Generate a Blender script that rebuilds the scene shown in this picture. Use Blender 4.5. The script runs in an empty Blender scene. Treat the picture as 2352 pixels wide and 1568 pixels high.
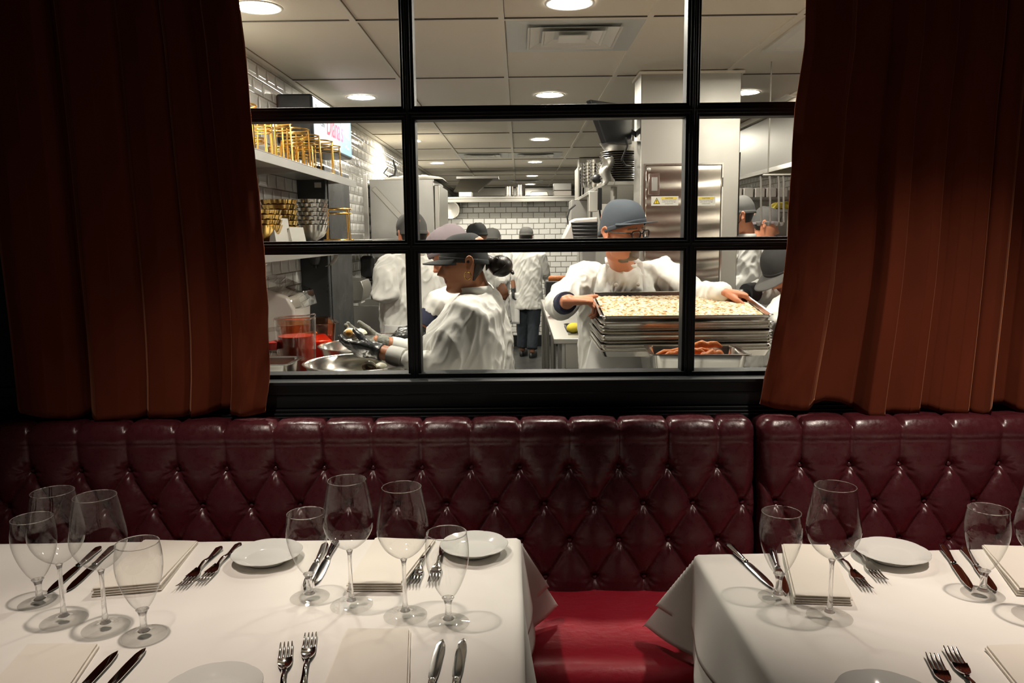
import bpy, bmesh, math, random
import numpy as np
from mathutils import Vector, Matrix, Euler, noise

sc = bpy.context.scene
COL = sc.collection
PI = math.pi

# ------------------------------------------------------------------ camera
FPX, CXP, CYP = 1800.0, 1176.0, 784.0
CAM = Vector((0, 0, 1.57))
_yc = Vector(((1193 - CXP) / FPX, (CYP - 538) / FPX, 1)).normalized()
_up = Vector((-0.009, 1, 0))
_uc = (_up - _yc * _up.dot(_yc)).normalized()
_xc = Vector((_yc.y * _uc.z - _yc.z * _uc.y, _yc.z * _uc.x - _yc.x * _uc.z, _yc.x * _uc.y - _yc.y * _uc.x))
if _xc.x < 0:
    _xc = -_xc
# world axes in camera coords (x right, y up, z forward)
def to_world(d):
    return Vector((_xc.dot(d), _yc.dot(d), _uc.dot(d)))
cr, cu, cf = to_world(Vector((1, 0, 0))), to_world(Vector((0, 1, 0))), to_world(Vector((0, 0, 1)))
camd = bpy.data.cameras.new('camera')
cam = bpy.data.objects.new('camera', camd)
COL.objects.link(cam)
cam.matrix_world = Matrix(((cr.x, cu.x, -cf.x, CAM.x), (cr.y, cu.y, -cf.y, CAM.y), (cr.z, cu.z, -cf.z, CAM.z), (0, 0, 0, 1)))
camd.sensor_fit = 'HORIZONTAL'
camd.sensor_width = 36
camd.lens = 36 * FPX / 2352
camd.clip_start = 0.05
camd.clip_end = 60
sc.camera = cam

def P(px, py, Y=None, Z=None, X=None):
    d = to_world(Vector(((px - CXP) / FPX, (CYP - py) / FPX, 1)))
    t = Y / d.y if Y is not None else ((Z - CAM.z) / d.z if Z is not None else X / d.x)
    return CAM + d * t

# ------------------------------------------------------------------ world, light, exposure
sc.view_settings.view_transform = 'Standard'
sc.view_settings.look = 'None'
sc.view_settings.exposure = 0.12
sc.view_settings.gamma = 1.0
sc.view_settings.use_curve_mapping = False
w = bpy.data.worlds.new('world')
sc.world = w
w.use_nodes = True
w.node_tree.nodes['Background'].inputs[0].default_value = (1.0, 0.85, 0.7, 1)
w.node_tree.nodes['Background'].inputs[1].default_value = 0.008
cy = sc.cycles
cy.max_bounces = 10
cy.diffuse_bounces = 5
cy.glossy_bounces = 4
cy.transmission_bounces = 8
cy.transparent_max_bounces = 16
cy.caustics_reflective = False
cy.caustics_refractive = False
cy.sample_clamp_indirect = 4.0
cy.use_denoising = True
cy.blur_glossy = 0.5

def spot(name, loc, target, watts, cone, blend, radius, color):
    ld = bpy.data.lights.new(name, 'SPOT')
    ld.energy = watts
    ld.spot_size = math.radians(cone)
    ld.spot_blend = blend
    ld.shadow_soft_size = radius
    ld.color = color
    o = bpy.data.objects.new(name, ld)
    COL.objects.link(o)
    o.location = loc
    d = Vector(target) - Vector(loc)
    o.rotation_euler = d.to_track_quat('-Z', 'Y').to_euler()
    return o
WARM = (1.0, 0.85, 0.73)
spot('dining_spot', (-0.75, 1.45, 2.80), (-0.74, 1.82, 0.75), 82, 62, 0.95, 0.035, WARM)
spot('dining_spot', (1.25, 1.50, 2.80), (1.30, 1.93, 0.75), 132, 62, 0.95, 0.035, WARM)
spot('dining_spot', (-0.60, 0.85, 2.80), (-0.58, 1.22, 0.75), 24, 46, 0.9, 0.035, WARM)  # unseen extra spot, added to brighten the near part of the left table
spot('dining_spot', (1.15, 0.85, 2.80), (1.18, 1.22, 0.75), 24, 46, 0.9, 0.035, WARM)  # its twin, likewise added to brighten the near right table
KITCHEN_LAMP = 365.0

# ------------------------------------------------------------------ helpers
def tag(o, label=None, cat=None, group=None, kind=None):
    if label: o['label'] = label
    if cat: o['category'] = cat
    if group: o['group'] = group
    if kind: o['kind'] = kind
    return o

def thing(name, label, cat, loc=(0, 0, 0), rz=0.0, group=None):
    o = bpy.data.objects.new(name, None)
    COL.objects.link(o)
    o.empty_display_size = 0.05
    o.location = loc
    o.rotation_euler = (0, 0, rz)
    return tag(o, label, cat, group)

def copy_tree(o, parent=None):
    c = o.copy()
    COL.objects.link(c)
    if parent is not None:
        c.parent = parent
    for ch in list(o.children):
        copy_tree(ch, c)
    return c

class MB:
    """collects shapes; build() links them as ONE mesh object"""
    def __init__(s):
        s.v, s.f, s.m = [], [], []
        s.T = Matrix.Identity(4)
        s.mi = 0
    def add(s, vs, fs):
        b = len(s.v)
        T = s.T
        s.v += [T @ Vector(p) for p in vs]
        s.f += [tuple(i + b for i in f) for f in fs]
        s.m += [s.mi] * len(fs)
        return s
    def box(s, x0, x1, y0, y1, z0, z1):
        v = [(x0, y0, z0), (x1, y0, z0), (x1, y1, z0), (x0, y1, z0), (x0, y0, z1), (x1, y0, z1), (x1, y1, z1), (x0, y1, z1)]
        return s.add(v, [(0, 3, 2, 1), (4, 5, 6, 7), (0, 1, 5, 4), (1, 2, 6, 5), (2, 3, 7, 6), (3, 0, 4, 7)])
    def lathe(s, prof, n=32, cx=0.0, cy=0.0, closed=False, wob=None):
        """prof: (radius, z) list from bottom to top"""
        v, f = [], []
        for k, (r, z) in enumerate(prof):
            for i in range(n):
                a = 2 * PI * i / n
                rr = r if wob is None else r + wob(a, k)
                v.append((cx + rr * math.cos(a), cy + rr * math.sin(a), z))
        m = len(prof)
        for k in range(m - 1 if not closed else m):
            k2 = (k + 1) % m
            for i in range(n):
                j = (i + 1) % n
                f.append((k * n + i, k * n + j, k2 * n + j, k2 * n + i))
        if not closed:
            if prof[0][0] > 1e-6: f.append(tuple(range(n - 1, -1, -1)))
            if prof[-1][0] > 1e-6: f.append(tuple(range((m - 1) * n, m * n)))
        return s.add(v, f)
    def rings(s, rings, cap=True, closed=False):
        n = len(rings[0])
        v = [p for r in rings for p in r]
        f = []
        m = len(rings)
        for k in range(m if closed else m - 1):
            k2 = (k + 1) % m
            for i in range(n):
                j = (i + 1) % n
                f.append((k * n + i, k * n + j, k2 * n + j, k2 * n + i))
        if cap and not closed:
            f.append(tuple(range(n - 1, -1, -1)))
            f.append(tuple(range((m - 1) * n, m * n)))
        return s.add(v, f)
    def tube(s, pts, rad, n=8, closed=False, flat=1.0, side=None, round_ends=False):
        """round bar along pts; rad one number or one per point; flat squeezes across 'side'"""
        pts = [Vector(p) for p in pts]
        m = len(pts)
        rad = [rad] * m if not hasattr(rad, '__len__') else list(rad)
        if round_ends and not closed:
            a, b = pts[0], pts[-1]
            da, db = (pts[0] - pts[1]).normalized(), (pts[-1] - pts[-2]).normalized()
            ra, rb = rad[0], rad[-1]
            pts = [a + da * ra * .92, a + da * ra * .6] + pts + [b + db * rb * .6, b + db * rb * .92]
            rad = [ra * .38, ra * .8] + rad + [rb * .8, rb * .38]
            m = len(pts)
        rings, prev = [], None
        for k in range(m):
            if closed:
                d = pts[(k + 1) % m] - pts[k - 1]
            else:
                d = pts[min(k + 1, m - 1)] - pts[max(k - 1, 0)]
            d = d.normalized() if d.length > 1e-9 else Vector((0, 0, 1))
            if prev is None:
                u = Vector(side) if side is not None else (Vector((0, 0, 1)) if abs(d.z) < .9 else Vector((1, 0, 0)))
            else:
                u = prev
            u = u - d * u.dot(d)
            if u.length < 1e-6: u = d.orthogonal()
            u.normalize()
            prev = u
            w_ = d.cross(u)
            r = rad[k]
            rings.append([pts[k] + (u * math.cos(2 * PI * i / n) + w_ * math.sin(2 * PI * i / n) * flat) * r for i in range(n)])
        return s.rings(rings, True, closed)
    def sphere(s, c, r, nu=16, nv=10):
        c = Vector(c)
        rx, ry, rz = (r, r, r) if not hasattr(r, '__len__') else r
        v = [c + Vector((0, 0, -rz))]
        for k in range(1, nv):
            t = -PI / 2 + PI * k / nv
            for i in range(nu):
                a = 2 * PI * i / nu
                v.append(c + Vector((rx * math.cos(t) * math.cos(a), ry * math.cos(t) * math.sin(a), rz * math.sin(t))))
        v.append(c + Vector((0, 0, rz)))
        f = [(0, 1 + (i + 1) % nu, 1 + i) for i in range(nu)]
        for k in range(nv - 2):
            for i in range(nu):
                j = (i + 1) % nu
                f.append((1 + k * nu + i, 1 + k * nu + j, 1 + (k + 1) * nu + j, 1 + (k + 1) * nu + i))
        b = 1 + (nv - 2) * nu
        f += [(b + i, b + (i + 1) % nu, len(v) - 1) for i in range(nu)]
        return s.add(v, f)
    def grid(s, nu, nv, fn):
        v = [fn(i / (nu - 1), j / (nv - 1)) for j in range(nv) for i in range(nu)]
        f = [(j * nu + i, j * nu + i + 1, (j + 1) * nu + i + 1, (j + 1) * nu + i) for j in range(nv - 1) for i in range(nu - 1)]
        return s.add(v, f)
    def prism(s, poly, h0, h1, axis='z'):
        n = len(poly)
        def q(a, b, h):
            return (a, b, h) if axis == 'z' else ((a, h, b) if axis == 'y' else (h, a, b))
        v = [q(a, b, h0) for a, b in poly] + [q(a, b, h1) for a, b in poly]
        f = [tuple(range(n - 1, -1, -1)), tuple(range(n, 2 * n))]
        f += [(i, (i + 1) % n, n + (i + 1) % n, n + i) for i in range(n)]
        return s.add(v, f)
    def mesh(s, name, mats, smooth=40):
        me = bpy.data.meshes.new(name)
        me.from_pydata([tuple(p) for p in s.v], [], s.f)
        for m in (mats if isinstance(mats, (list, tuple)) else [mats]):
            me.materials.append(m)
        if any(s.m): me.polygons.foreach_set('material_index', s.m)
        bm = bmesh.new(); bm.from_mesh(me)
        bmesh.ops.recalc_face_normals(bm, faces=bm.faces)
        bm.to_mesh(me); bm.free()
        if smooth:
            me.polygons.foreach_set('use_smooth', [True] * len(me.polygons))
            me.set_sharp_from_angle(angle=math.radians(smooth))
        me.update()
        return me
    def build(s, name, mats, parent=None, smooth=40, bevel=0, solid=0, subd=0, world=False, bseg=2):
        """world=True: the shapes are in world coordinates, the (unrotated) parent stands elsewhere"""
        if world and parent is not None:
            off = Vector((0, 0, 0)); p = parent
            while p is not None:
                off += Vector(p.location); p = p.parent
            s.v = [Vector(p) - off for p in s.v]
        o = bpy.data.objects.new(name, s.mesh(name, mats, smooth))
        COL.objects.link(o)
        if parent is not None: o.parent = parent
        if solid:
            md = o.modifiers.new('solid', 'SOLIDIFY'); md.thickness = solid; md.offset = 0
        if bevel:
            md = o.modifiers.new('bevel', 'BEVEL'); md.width = bevel; md.segments = bseg; md.limit_method = 'ANGLE'; md.angle_limit = math.radians(40)
        if subd:
            md = o.modifiers.new('subd', 'SUBSURF'); md.levels = subd; md.render_levels = subd
        return o

def S(r, g, b):
    f = lambda c: (c / 255 / 12.92) if c / 255 <= .04045 else ((c / 255 + .055) / 1.055) ** 2.4
    return (f(r), f(g), f(b), 1)

def mat(name, col, rough=.5, metal=0., spec=.5, bump=0., bscale=30., bstretch=(1, 1, 1), colvar=0., sheen=0., coat=0., emit=0., trans=0., alpha=1., rvar=0., detail=3.0, ior=1.5, subs=0.):
    m = bpy.data.materials.new(name)
    m.use_nodes = True
    nt = m.node_tree
    b = nt.nodes['Principled BSDF']
    b.inputs['Base Color'].default_value = col
    b.inputs['Roughness'].default_value = rough
    b.inputs['Metallic'].default_value = metal
    b.inputs['Specular IOR Level'].default_value = spec
    b.inputs['IOR'].default_value = ior
    b.inputs['Transmission Weight'].default_value = trans
    b.inputs['Alpha'].default_value = alpha
    b.inputs['Coat Weight'].default_value = coat
    b.inputs['Coat Roughness'].default_value = .1
    if subs:
        b.inputs['Subsurface Weight'].default_value = subs
        b.inputs['Subsurface Radius'].default_value = (.01, .004, .002)
        b.inputs['Subsurface Scale'].default_value = 1.0
    if sheen:
        b.inputs['Sheen Weight'].default_value = sheen
        b.inputs['Sheen Roughness'].default_value = .35
        b.inputs['Sheen Tint'].default_value = (1, .45, .25, 1)
    if emit:
        b.inputs['Emission Color'].default_value = col
        b.inputs['Emission Strength'].default_value = emit
    if bump or colvar or rvar:
        tc = nt.nodes.new('ShaderNodeTexCoord')
        mp = nt.nodes.new('ShaderNodeMapping')
        mp.inputs['Scale'].default_value = bstretch
        nz = nt.nodes.new('ShaderNodeTexNoise')
        nz.inputs['Scale'].default_value = bscale
        nz.inputs['Detail'].default_value = detail
        nt.links.new(tc.outputs['Object'], mp.inputs[0])
        nt.links.new(mp.outputs[0], nz.inputs['Vector'])
        if bump:
            bp = nt.nodes.new('ShaderNodeBump')
            bp.inputs['Strength'].default_value = bump
            bp.inputs['Distance'].default_value = .01
            nt.links.new(nz.outputs['Fac'], bp.inputs['Height'])
            nt.links.new(bp.outputs[0], b.inputs['Normal'])
        if colvar:
            mx = nt.nodes.new('ShaderNodeMix'); mx.data_type = 'RGBA'
            mx.inputs[6].default_value = tuple(c * (1 - colvar) for c in col[:3]) + (1,)
            mx.inputs[7].default_value = tuple(min(1, c * (1 + colvar)) for c in col[:3]) + (1,)
            nt.links.new(nz.outputs['Fac'], mx.inputs[0])
            nt.links.new(mx.outputs[2], b.inputs['Base Color'])
        if rvar:
            mr = nt.nodes.new('ShaderNodeMapRange')
            mr.inputs['From Min'].default_value = .3; mr.inputs['From Max'].default_value = .7
            mr.inputs['To Min'].default_value = max(0, rough - rvar); mr.inputs['To Max'].default_value = min(1, rough + rvar)
            nt.links.new(nz.outputs['Fac'], mr.inputs[0])
            nt.links.new(mr.outputs[0], b.inputs['Roughness'])
    return m

def clear_mat(name, tint=(1, 1, 1, 1), ior=1.45, gloss=1.0, edge=0.0, rough=0.0):
    """thin clear wall: lets light straight through, reflects by Fresnel, darkens a little where seen edge-on"""
    m = bpy.data.materials.new(name)
    m.use_nodes = True
    nt = m.node_tree
    nt.nodes.remove(nt.nodes['Principled BSDF'])
    out = nt.nodes['Material Output']
    tr = nt.nodes.new('ShaderNodeBsdfTransparent')
    gl = nt.nodes.new('ShaderNodeBsdfAnisotropic')
    gl.inputs['Roughness'].default_value = rough
    gl.inputs['Color'].default_value = (gloss, gloss, gloss, 1)
    mx = nt.nodes.new('ShaderNodeMixShader')
    lw = nt.nodes.new('ShaderNodeLayerWeight')
    lw.inputs['Blend'].default_value = .5
    f0 = ((ior - 1) / (ior + 1)) ** 2
    p5 = nt.nodes.new('ShaderNodeMath'); p5.operation = 'POWER'; p5.inputs[1].default_value = 5
    ma = nt.nodes.new('ShaderNodeMath'); ma.operation = 'MULTIPLY_ADD'; ma.inputs[1].default_value = 1 - f0; ma.inputs[2].default_value = f0
    p3 = nt.nodes.new('ShaderNodeMath'); p3.operation = 'POWER'; p3.inputs[1].default_value = 3
    for q_ in (p5, p3): nt.links.new(lw.outputs['Facing'], q_.inputs[0])
    nt.links.new(p5.outputs[0], ma.inputs[0])
    mc = nt.nodes.new('ShaderNodeMix'); mc.data_type = 'RGBA'
    mc.inputs[6].default_value = tint
    mc.inputs[7].default_value = tuple(c * (1 - edge) for c in tint[:3]) + (1,)
    nt.links.new(p3.outputs[0], mc.inputs[0])
    nt.links.new(mc.outputs[2], tr.inputs[0])
    nt.links.new(ma.outputs[0], mx.inputs[0])
    nt.links.new(tr.outputs[0], mx.inputs[1])
    nt.links.new(gl.outputs[0], mx.inputs[2])
    nt.links.new(mx.outputs[0], out.inputs['Surface'])
    return m

def brick_mat(name, plane, tile=(.93, .92, .88, 1), grout=(.30, .28, .24, 1), bw=.152, bh=.076, mortar=.004, bevel=.3, rough=.12, zoff=0.0):
    m = mat(name, tile, rough, spec=.6)
    nt = m.node_tree; b = nt.nodes['Principled BSDF']
    geo = nt.nodes.new('ShaderNodeNewGeometry')
    sp = nt.nodes.new('ShaderNodeSeparateXYZ'); cb = nt.nodes.new('ShaderNodeCombineXYZ')
    nt.links.new(geo.outputs['Position'], sp.inputs[0])
    nt.links.new(sp.outputs['Y' if plane == 'x' else 'X'], cb.inputs[0])
    nt.links.new(sp.outputs['Z'], cb.inputs[1])
    mp = nt.nodes.new('ShaderNodeMapping'); mp.inputs['Location'].default_value = (0.03, zoff, 0)
    nt.links.new(cb.outputs[0], mp.inputs[0])
    def brick(ms, sm):
        t = nt.nodes.new('ShaderNodeTexBrick')
        t.offset = .5
        t.inputs['Scale'].default_value = 1
        t.inputs['Brick Width'].default_value = bw; t.inputs['Row Height'].default_value = bh
        t.inputs['Mortar Size'].default_value = ms; t.inputs['Mortar Smooth'].default_value = sm
        t.inputs['Color1'].default_value = tile; t.inputs['Color2'].default_value = tuple(c * .94 for c in tile[:3]) + (1,)
        t.inputs['Mortar'].default_value = grout
        nt.links.new(mp.outputs[0], t.inputs['Vector'])
        return t
    t1 = brick(mortar, .1)
    nt.links.new(t1.outputs['Color'], b.inputs['Base Color'])
    t2 = brick(mortar + bevel * bh * .5, 1.0)
    bp = nt.nodes.new('ShaderNodeBump'); bp.invert = True
    bp.inputs['Strength'].default_value = .8; bp.inputs['Distance'].default_value = .008
    nt.links.new(t2.outputs['Fac'], bp.inputs['Height'])
    nt.links.new(bp.outputs[0], b.inputs['Normal'])
    return m

# ------------------------------------------------------------------ materials
M = {}
M['black'] = mat('black_paint', (.010, .012, .014, 1), .5, spec=.3, bump=.03, bscale=90)
M['black_matte'] = mat('black_plastic', (.012, .012, .014, 1), .45)
M['charcoal'] = mat('charcoal_panel', (.022, .024, .026, 1), .35, rvar=.1, bscale=8)
M['velvet'] = mat('rust_velvet', (.125, .026, .011, 1), .8, spec=.1, sheen=.4, colvar=.25, bscale=9, bstretch=(1, 1, .4), bump=.04)
M['leather'] = mat('oxblood_leather', (.076, .0145, .020, 1), .30, spec=.5, bump=.10, bscale=60, detail=6, rvar=.09, colvar=.15)
M['leather_seat'] = mat('red_leather', (.44, .016, .036, 1), .42, spec=.8, bump=.16, bscale=42, bstretch=(1, 1.6, 1), detail=8, rvar=.08)
_pb = M['leather_seat'].node_tree.nodes['Principled BSDF']; _pb.inputs['Sheen Weight'].default_value = .35; _pb.inputs['Sheen Roughness'].default_value = .3; _pb.inputs['Sheen Tint'].default_value = (1, .8, .7, 1)
M['linen'] = mat('white_linen', (.80, .77, .72, 1), .92, spec=.1, bump=.03, bscale=14, colvar=.02)
M['napkin'] = mat('napkin_linen', (.78, .73, .65, 1), .95, spec=.1, bump=.04, bscale=60)
M['china'] = mat('white_china', (.78, .78, .74, 1), .07, spec=.6, coat=.3)
M['silver'] = mat('polished_silver', (.78, .77, .75, 1), .08, 1.0)
M['glass_thin'] = clear_mat('crystal_bowl', (.985, .985, .98, 1), 1.55, edge=.5)
M['glass_foot'] = clear_mat('crystal_foot', (1, 1, .995, 1), 1.5, edge=.32)
M['glass_solid'] = mat('crystal_stem', (1, 1, 1, 1), .0, trans=1.0, ior=1.5)
_gs = M['glass_solid']; _n = _gs.node_tree; _t = _n.nodes.new('ShaderNodeBsdfTransparent'); _x = _n.nodes.new('ShaderNodeMixShader'); _x.inputs[0].default_value = .72
_n.links.new(_t.outputs[0], _x.inputs[1]); _n.links.new(_n.nodes['Principled BSDF'].outputs[0], _x.inputs[2]); _n.links.new(_x.outputs[0], _n.nodes['Material Output'].inputs['Surface'])
M['pane'] = clear_mat('window_glass', (.97, .98, .97, 1), 1.35)
M['steel'] = mat('brushed_steel', (.47, .455, .42, 1), .42, 1.0, rvar=.04, bscale=5)
M['steel_dull'] = mat('dull_steel', (.46, .45, .43, 1), .40, 1.0, rvar=.05, bscale=4)
M['steel_hood'] = mat('hood_steel', (.30, .29, .265, 1), .45, 1.0)
M['steel_bright'] = mat('bright_steel', (.74, .72, .68, 1), .2, 1.0, rvar=.04, bscale=6)
M['gold'] = mat('gold_wire', (.92, .56, .15, 1), .22, 1.0)
M['goldbowl'] = mat('gold_bowl', (.78, .52, .17, 1), .16, 1.0)
M['ceiling'] = mat('ceiling_tile', (.87, .80, .68, 1), .6, spec=.35, bump=.05, bscale=160)
M['grid'] = mat('ceiling_grid', (.85, .79, .68, 1), .5)
M['vent'] = mat('vent_metal', (.60, .62, .60, 1), .4)
M['grid_shade'] = mat('grid_shade_line', (.11, .10, .085, 1), .9)  # dark colour painting the shadow line beside the ceiling grid bars
M['lamp'] = mat('lamp_diffuser', (1.0, .92, .80, 1), .5, emit=KITCHEN_LAMP)
M['white_metal'] = mat('white_enamel', (.82, .80, .74, 1), .35)
M['tile_side'] = brick_mat('bevelled_wall_tile', 'x', bevel=.62)
M['tile_back'] = brick_mat('flat_wall_tile', 'y', bevel=.12, zoff=.03)
M['floor_k'] = mat('quarry_floor', (.045, .046, .045, 1), .42, rvar=.1, bscale=6)
M['floor_d'] = mat('dark_wood_floor', (.03, .016, .01, 1), .4)
M['jacket'] = mat('white_cotton', (.74, .73, .69, 1), .9, spec=.12, bump=.22, bscale=22, bstretch=(1, 1, .5), detail=2)
M['jacket2'] = mat('white_cotton_apron', (.75, .74, .72, 1), .9, spec=.12, bump=.10, bscale=18, bstretch=(1, 1, .6))
M['navy'] = mat('navy_cloth', (.018, .022, .05, 1), .9)
M['black_cloth'] = mat('black_cloth', (.014, .015, .017, 1), .9)
M['trouser'] = mat('dark_trouser', (.02, .026, .036, 1), .9, bump=.1, bscale=14)
M['cap_grey'] = mat('blue_grey_cap', (.055, .066, .080, 1), .9, bump=.08, bscale=30)
M['cap_black'] = mat('charcoal_cap', (.022, .024, .024, 1), .85, bump=.08, bscale=30)
M['cap_lav'] = mat('mauve_cap', (.20, .165, .18, 1), .95, bump=.05, bscale=60)
M['cap_light'] = mat('grey_cap', (.095, .093, .088, 1), .95, bump=.05, bscale=50)
M['hair'] = mat('dark_hair', (.012, .008, .006, 1), .4, bump=.3, bscale=60, bstretch=(1, 1, .2))
M['beard'] = mat('grey_beard', (.16, .13, .11, 1), .8, bump=.3, bscale=90)
M['skin_f'] = mat('warm_brown_skin', (.47, .20, .10, 1), .45, spec=.4, colvar=.1, bscale=25, subs=.12)
M['skin_m'] = mat('ruddy_skin', (.55, .225, .125, 1), .48, spec=.4, colvar=.1, bscale=25, subs=.12)
M['skin_d'] = mat('brown_skin', (.24, .105, .055, 1), .5, spec=.4, colvar=.1, bscale=25)
M['lip'] = mat('lip_skin', (.25, .07, .05, 1), .4)
M['glove'] = mat('black_nitrile', (.022, .024, .024, 1), .33, bump=.3, bscale=45)
M['glove_dusty'] = mat('batter_on_nitrile', (.22, .22, .19, 1), .75, bump=.4, bscale=70, colvar=.6)
M['eye_white'] = mat('eye_white', (.7, .66, .6, 1), .2)
M['eye_dark'] = mat('eye_dark', (.015, .01, .008, 1), .15)
M['lens'] = clear_mat('spectacle_lens', (.9, .9, .9, 1), 1.5)
M['plastic_clear'] = clear_mat('clear_plastic', (.90, .89, .87, 1), 1.45, edge=.35)
M['white_plastic'] = mat('white_plastic', (.62, .57, .52, 1), .35)
M['red_liquid'] = mat('red_liquid', (.62, .06, .03, 1), .15, coat=.3)
M['orange_liquid'] = mat('orange_liquid', (.75, .045, .006, 1), .15)
M['cambro'] = clear_mat('amber_plastic', (.92, .60, .42, 1), 1.45, edge=.3)
M['paper'] = mat('white_paper', (.72, .70, .64, 1), .9)
M['yellow'] = mat('yellow_cloth', (.78, .62, .06, 1), .8, bump=.2, bscale=20)
M['egg'] = mat('boiled_egg', (.80, .78, .62, 1), .35, subs=.2)
M['yolk'] = mat('egg_yolk', (.62, .32, .06, 1), .6)
M['bacon'] = mat('roast_orange', (.50, .15, .03, 1), .45, colvar=.6, bscale=60, bump=.5)
M['red_plastic'] = mat('red_plastic', (.5, .04, .03, 1), .4)
M['sticker_y'] = mat('sticker_yellow', (.80, .58, .03, 1), .5)
M['ink'] = mat('printing_ink', (.02, .02, .02, 1), .6)
M['ink_grey'] = mat('grey_ink', (.30, .34, .42, 1), .6)
M['rubber'] = mat('black_rubber', (.01, .01, .01, 1), .6)
M['screen_frame'] = mat('screen_frame', (.02, .022, .025, 1), .3)
# ------------------------------------------------------------------ setting: dining side
WY0, WY1 = 2.53, 2.67
def struct(name, mb, m, bevel=0, **k):
    o = mb.build(name, m, bevel=bevel, **k)
    o['kind'] = 'structure'
    return o
OX0, OX1, OZ0, OZ1 = -1.262, 1.462, 1.100, 2.405
b = MB()
b.box(-4.5, OX0, WY0, WY1, 0, 3.0); b.box(OX1, 4.5, WY0, WY1, 0, 3.0)
b.box(OX0, OX1, WY0, WY1, 0, OZ0 - .012); b.box(OX0, OX1, WY0, WY1, OZ1, 3.0)
struct('wall_front', b, M['black'])
b = MB()
b.box(-1.31, OX0, WY1 + .0002, WY1 + .010, 0, 2.46); b.box(OX1, 3.4, WY1 + .0002, WY1 + .010, 0, 2.46)
b.box(OX0, OX1, WY1 + .0002, WY1 + .010, 0, OZ0 - .012); b.box(OX0, OX1, WY1 + .0002, WY1 + .010, OZ1, 2.46)
struct('wall_window_side', b, M['tile_back'])
b = MB(); b.box(-4.5, 4.5, -2.5, WY1, -.12, 0); struct('floor', b, M['floor_d'])
b = MB(); b.box(-4.5, 4.5, -2.5, WY0, 3.0, 3.1); struct('ceiling', b, M['black'])
# panel mouldings under the window
b = MB()
b.box(OX0 - .04, OX1 + .04, WY0 - .03, 2.60, OZ0 - .012, OZ0)
b.box(-4.4, 4.4, WY0 - .012, WY0 - .0005, 1.055, OZ0 - .013)
b.box(-4.4, 4.4, WY0 - .006, WY0 - .0003, 1.01, 1.0535)
struct('trim_1', b, M['black'], bevel=.002)
b = MB()
b.box(-4.4, 4.4, WY0 - .022, WY0 - .0005, .955, .984); b.box(-4.4, 4.4, WY0 - .017, WY0 - .0007, .984, .994); b.box(-4.4, 4.4, WY0 - .010, WY0 - .0008, .994, 1.006)
struct('trim_2', b, M['black'], bevel=.003)
# window: frame with two mullions and two muntins, nine panes
win = bpy.data.objects.new('window_1', None); COL.objects.link(win); win.location = (0, 2.60, OZ0); win['kind'] = 'structure'
def bar_profile(mb, a0, a1, c, axis):
    for hw, ya, yb in ((.0215, 2.574, 2.632), (.0125, 2.564, 2.642), (.0035, 2.559, 2.647)):
        if axis == 'z': mb.box(c - hw, c + hw, ya, yb, a0, a1)
        else: mb.box(a0, a1, ya + .0005, yb - .0005, c - hw, c + hw)
fr = MB()
for z in (1.533, 1.957): bar_profile(fr, OX0, OX1, z, 'x')
for x in (-.3525, .5555): bar_profile(fr, OZ0, OZ1, x, 'z')
fr.box(OX0, OX0 + .03, 2.565, 2.64, OZ0, OZ1); fr.box(OX1 - .03, OX1, 2.565, 2.64, OZ0, OZ1)
fr.box(OX0, OX1, 2.566, 2.639, OZ0, OZ0 + .014); fr.box(OX0, OX1, 2.566, 2.639, OZ1 - .03, OZ1)
fr.build('window_frame', M['black'], win, world=True, bevel=.002)
xs = [OX0 + .03, -.3525 - .0215, -.3525 + .0215, .5555 - .0215, .5555 + .0215, OX1 - .03]
zs = [OZ0 + .014, 1.533 - .0215, 1.533 + .0215, 1.957 - .0215, 1.957 + .0215, OZ1 - .03]
for i in range(3):
    for j in range(3):
        g = MB(); g.box(xs[2 * i] - .004, xs[2 * i + 1] + .004, 2.600, 2.604, zs[2 * j] - .004, zs[2 * j + 1] + .004)
        g.build('pane', M['pane'], win, world=True, smooth=0)

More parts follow.
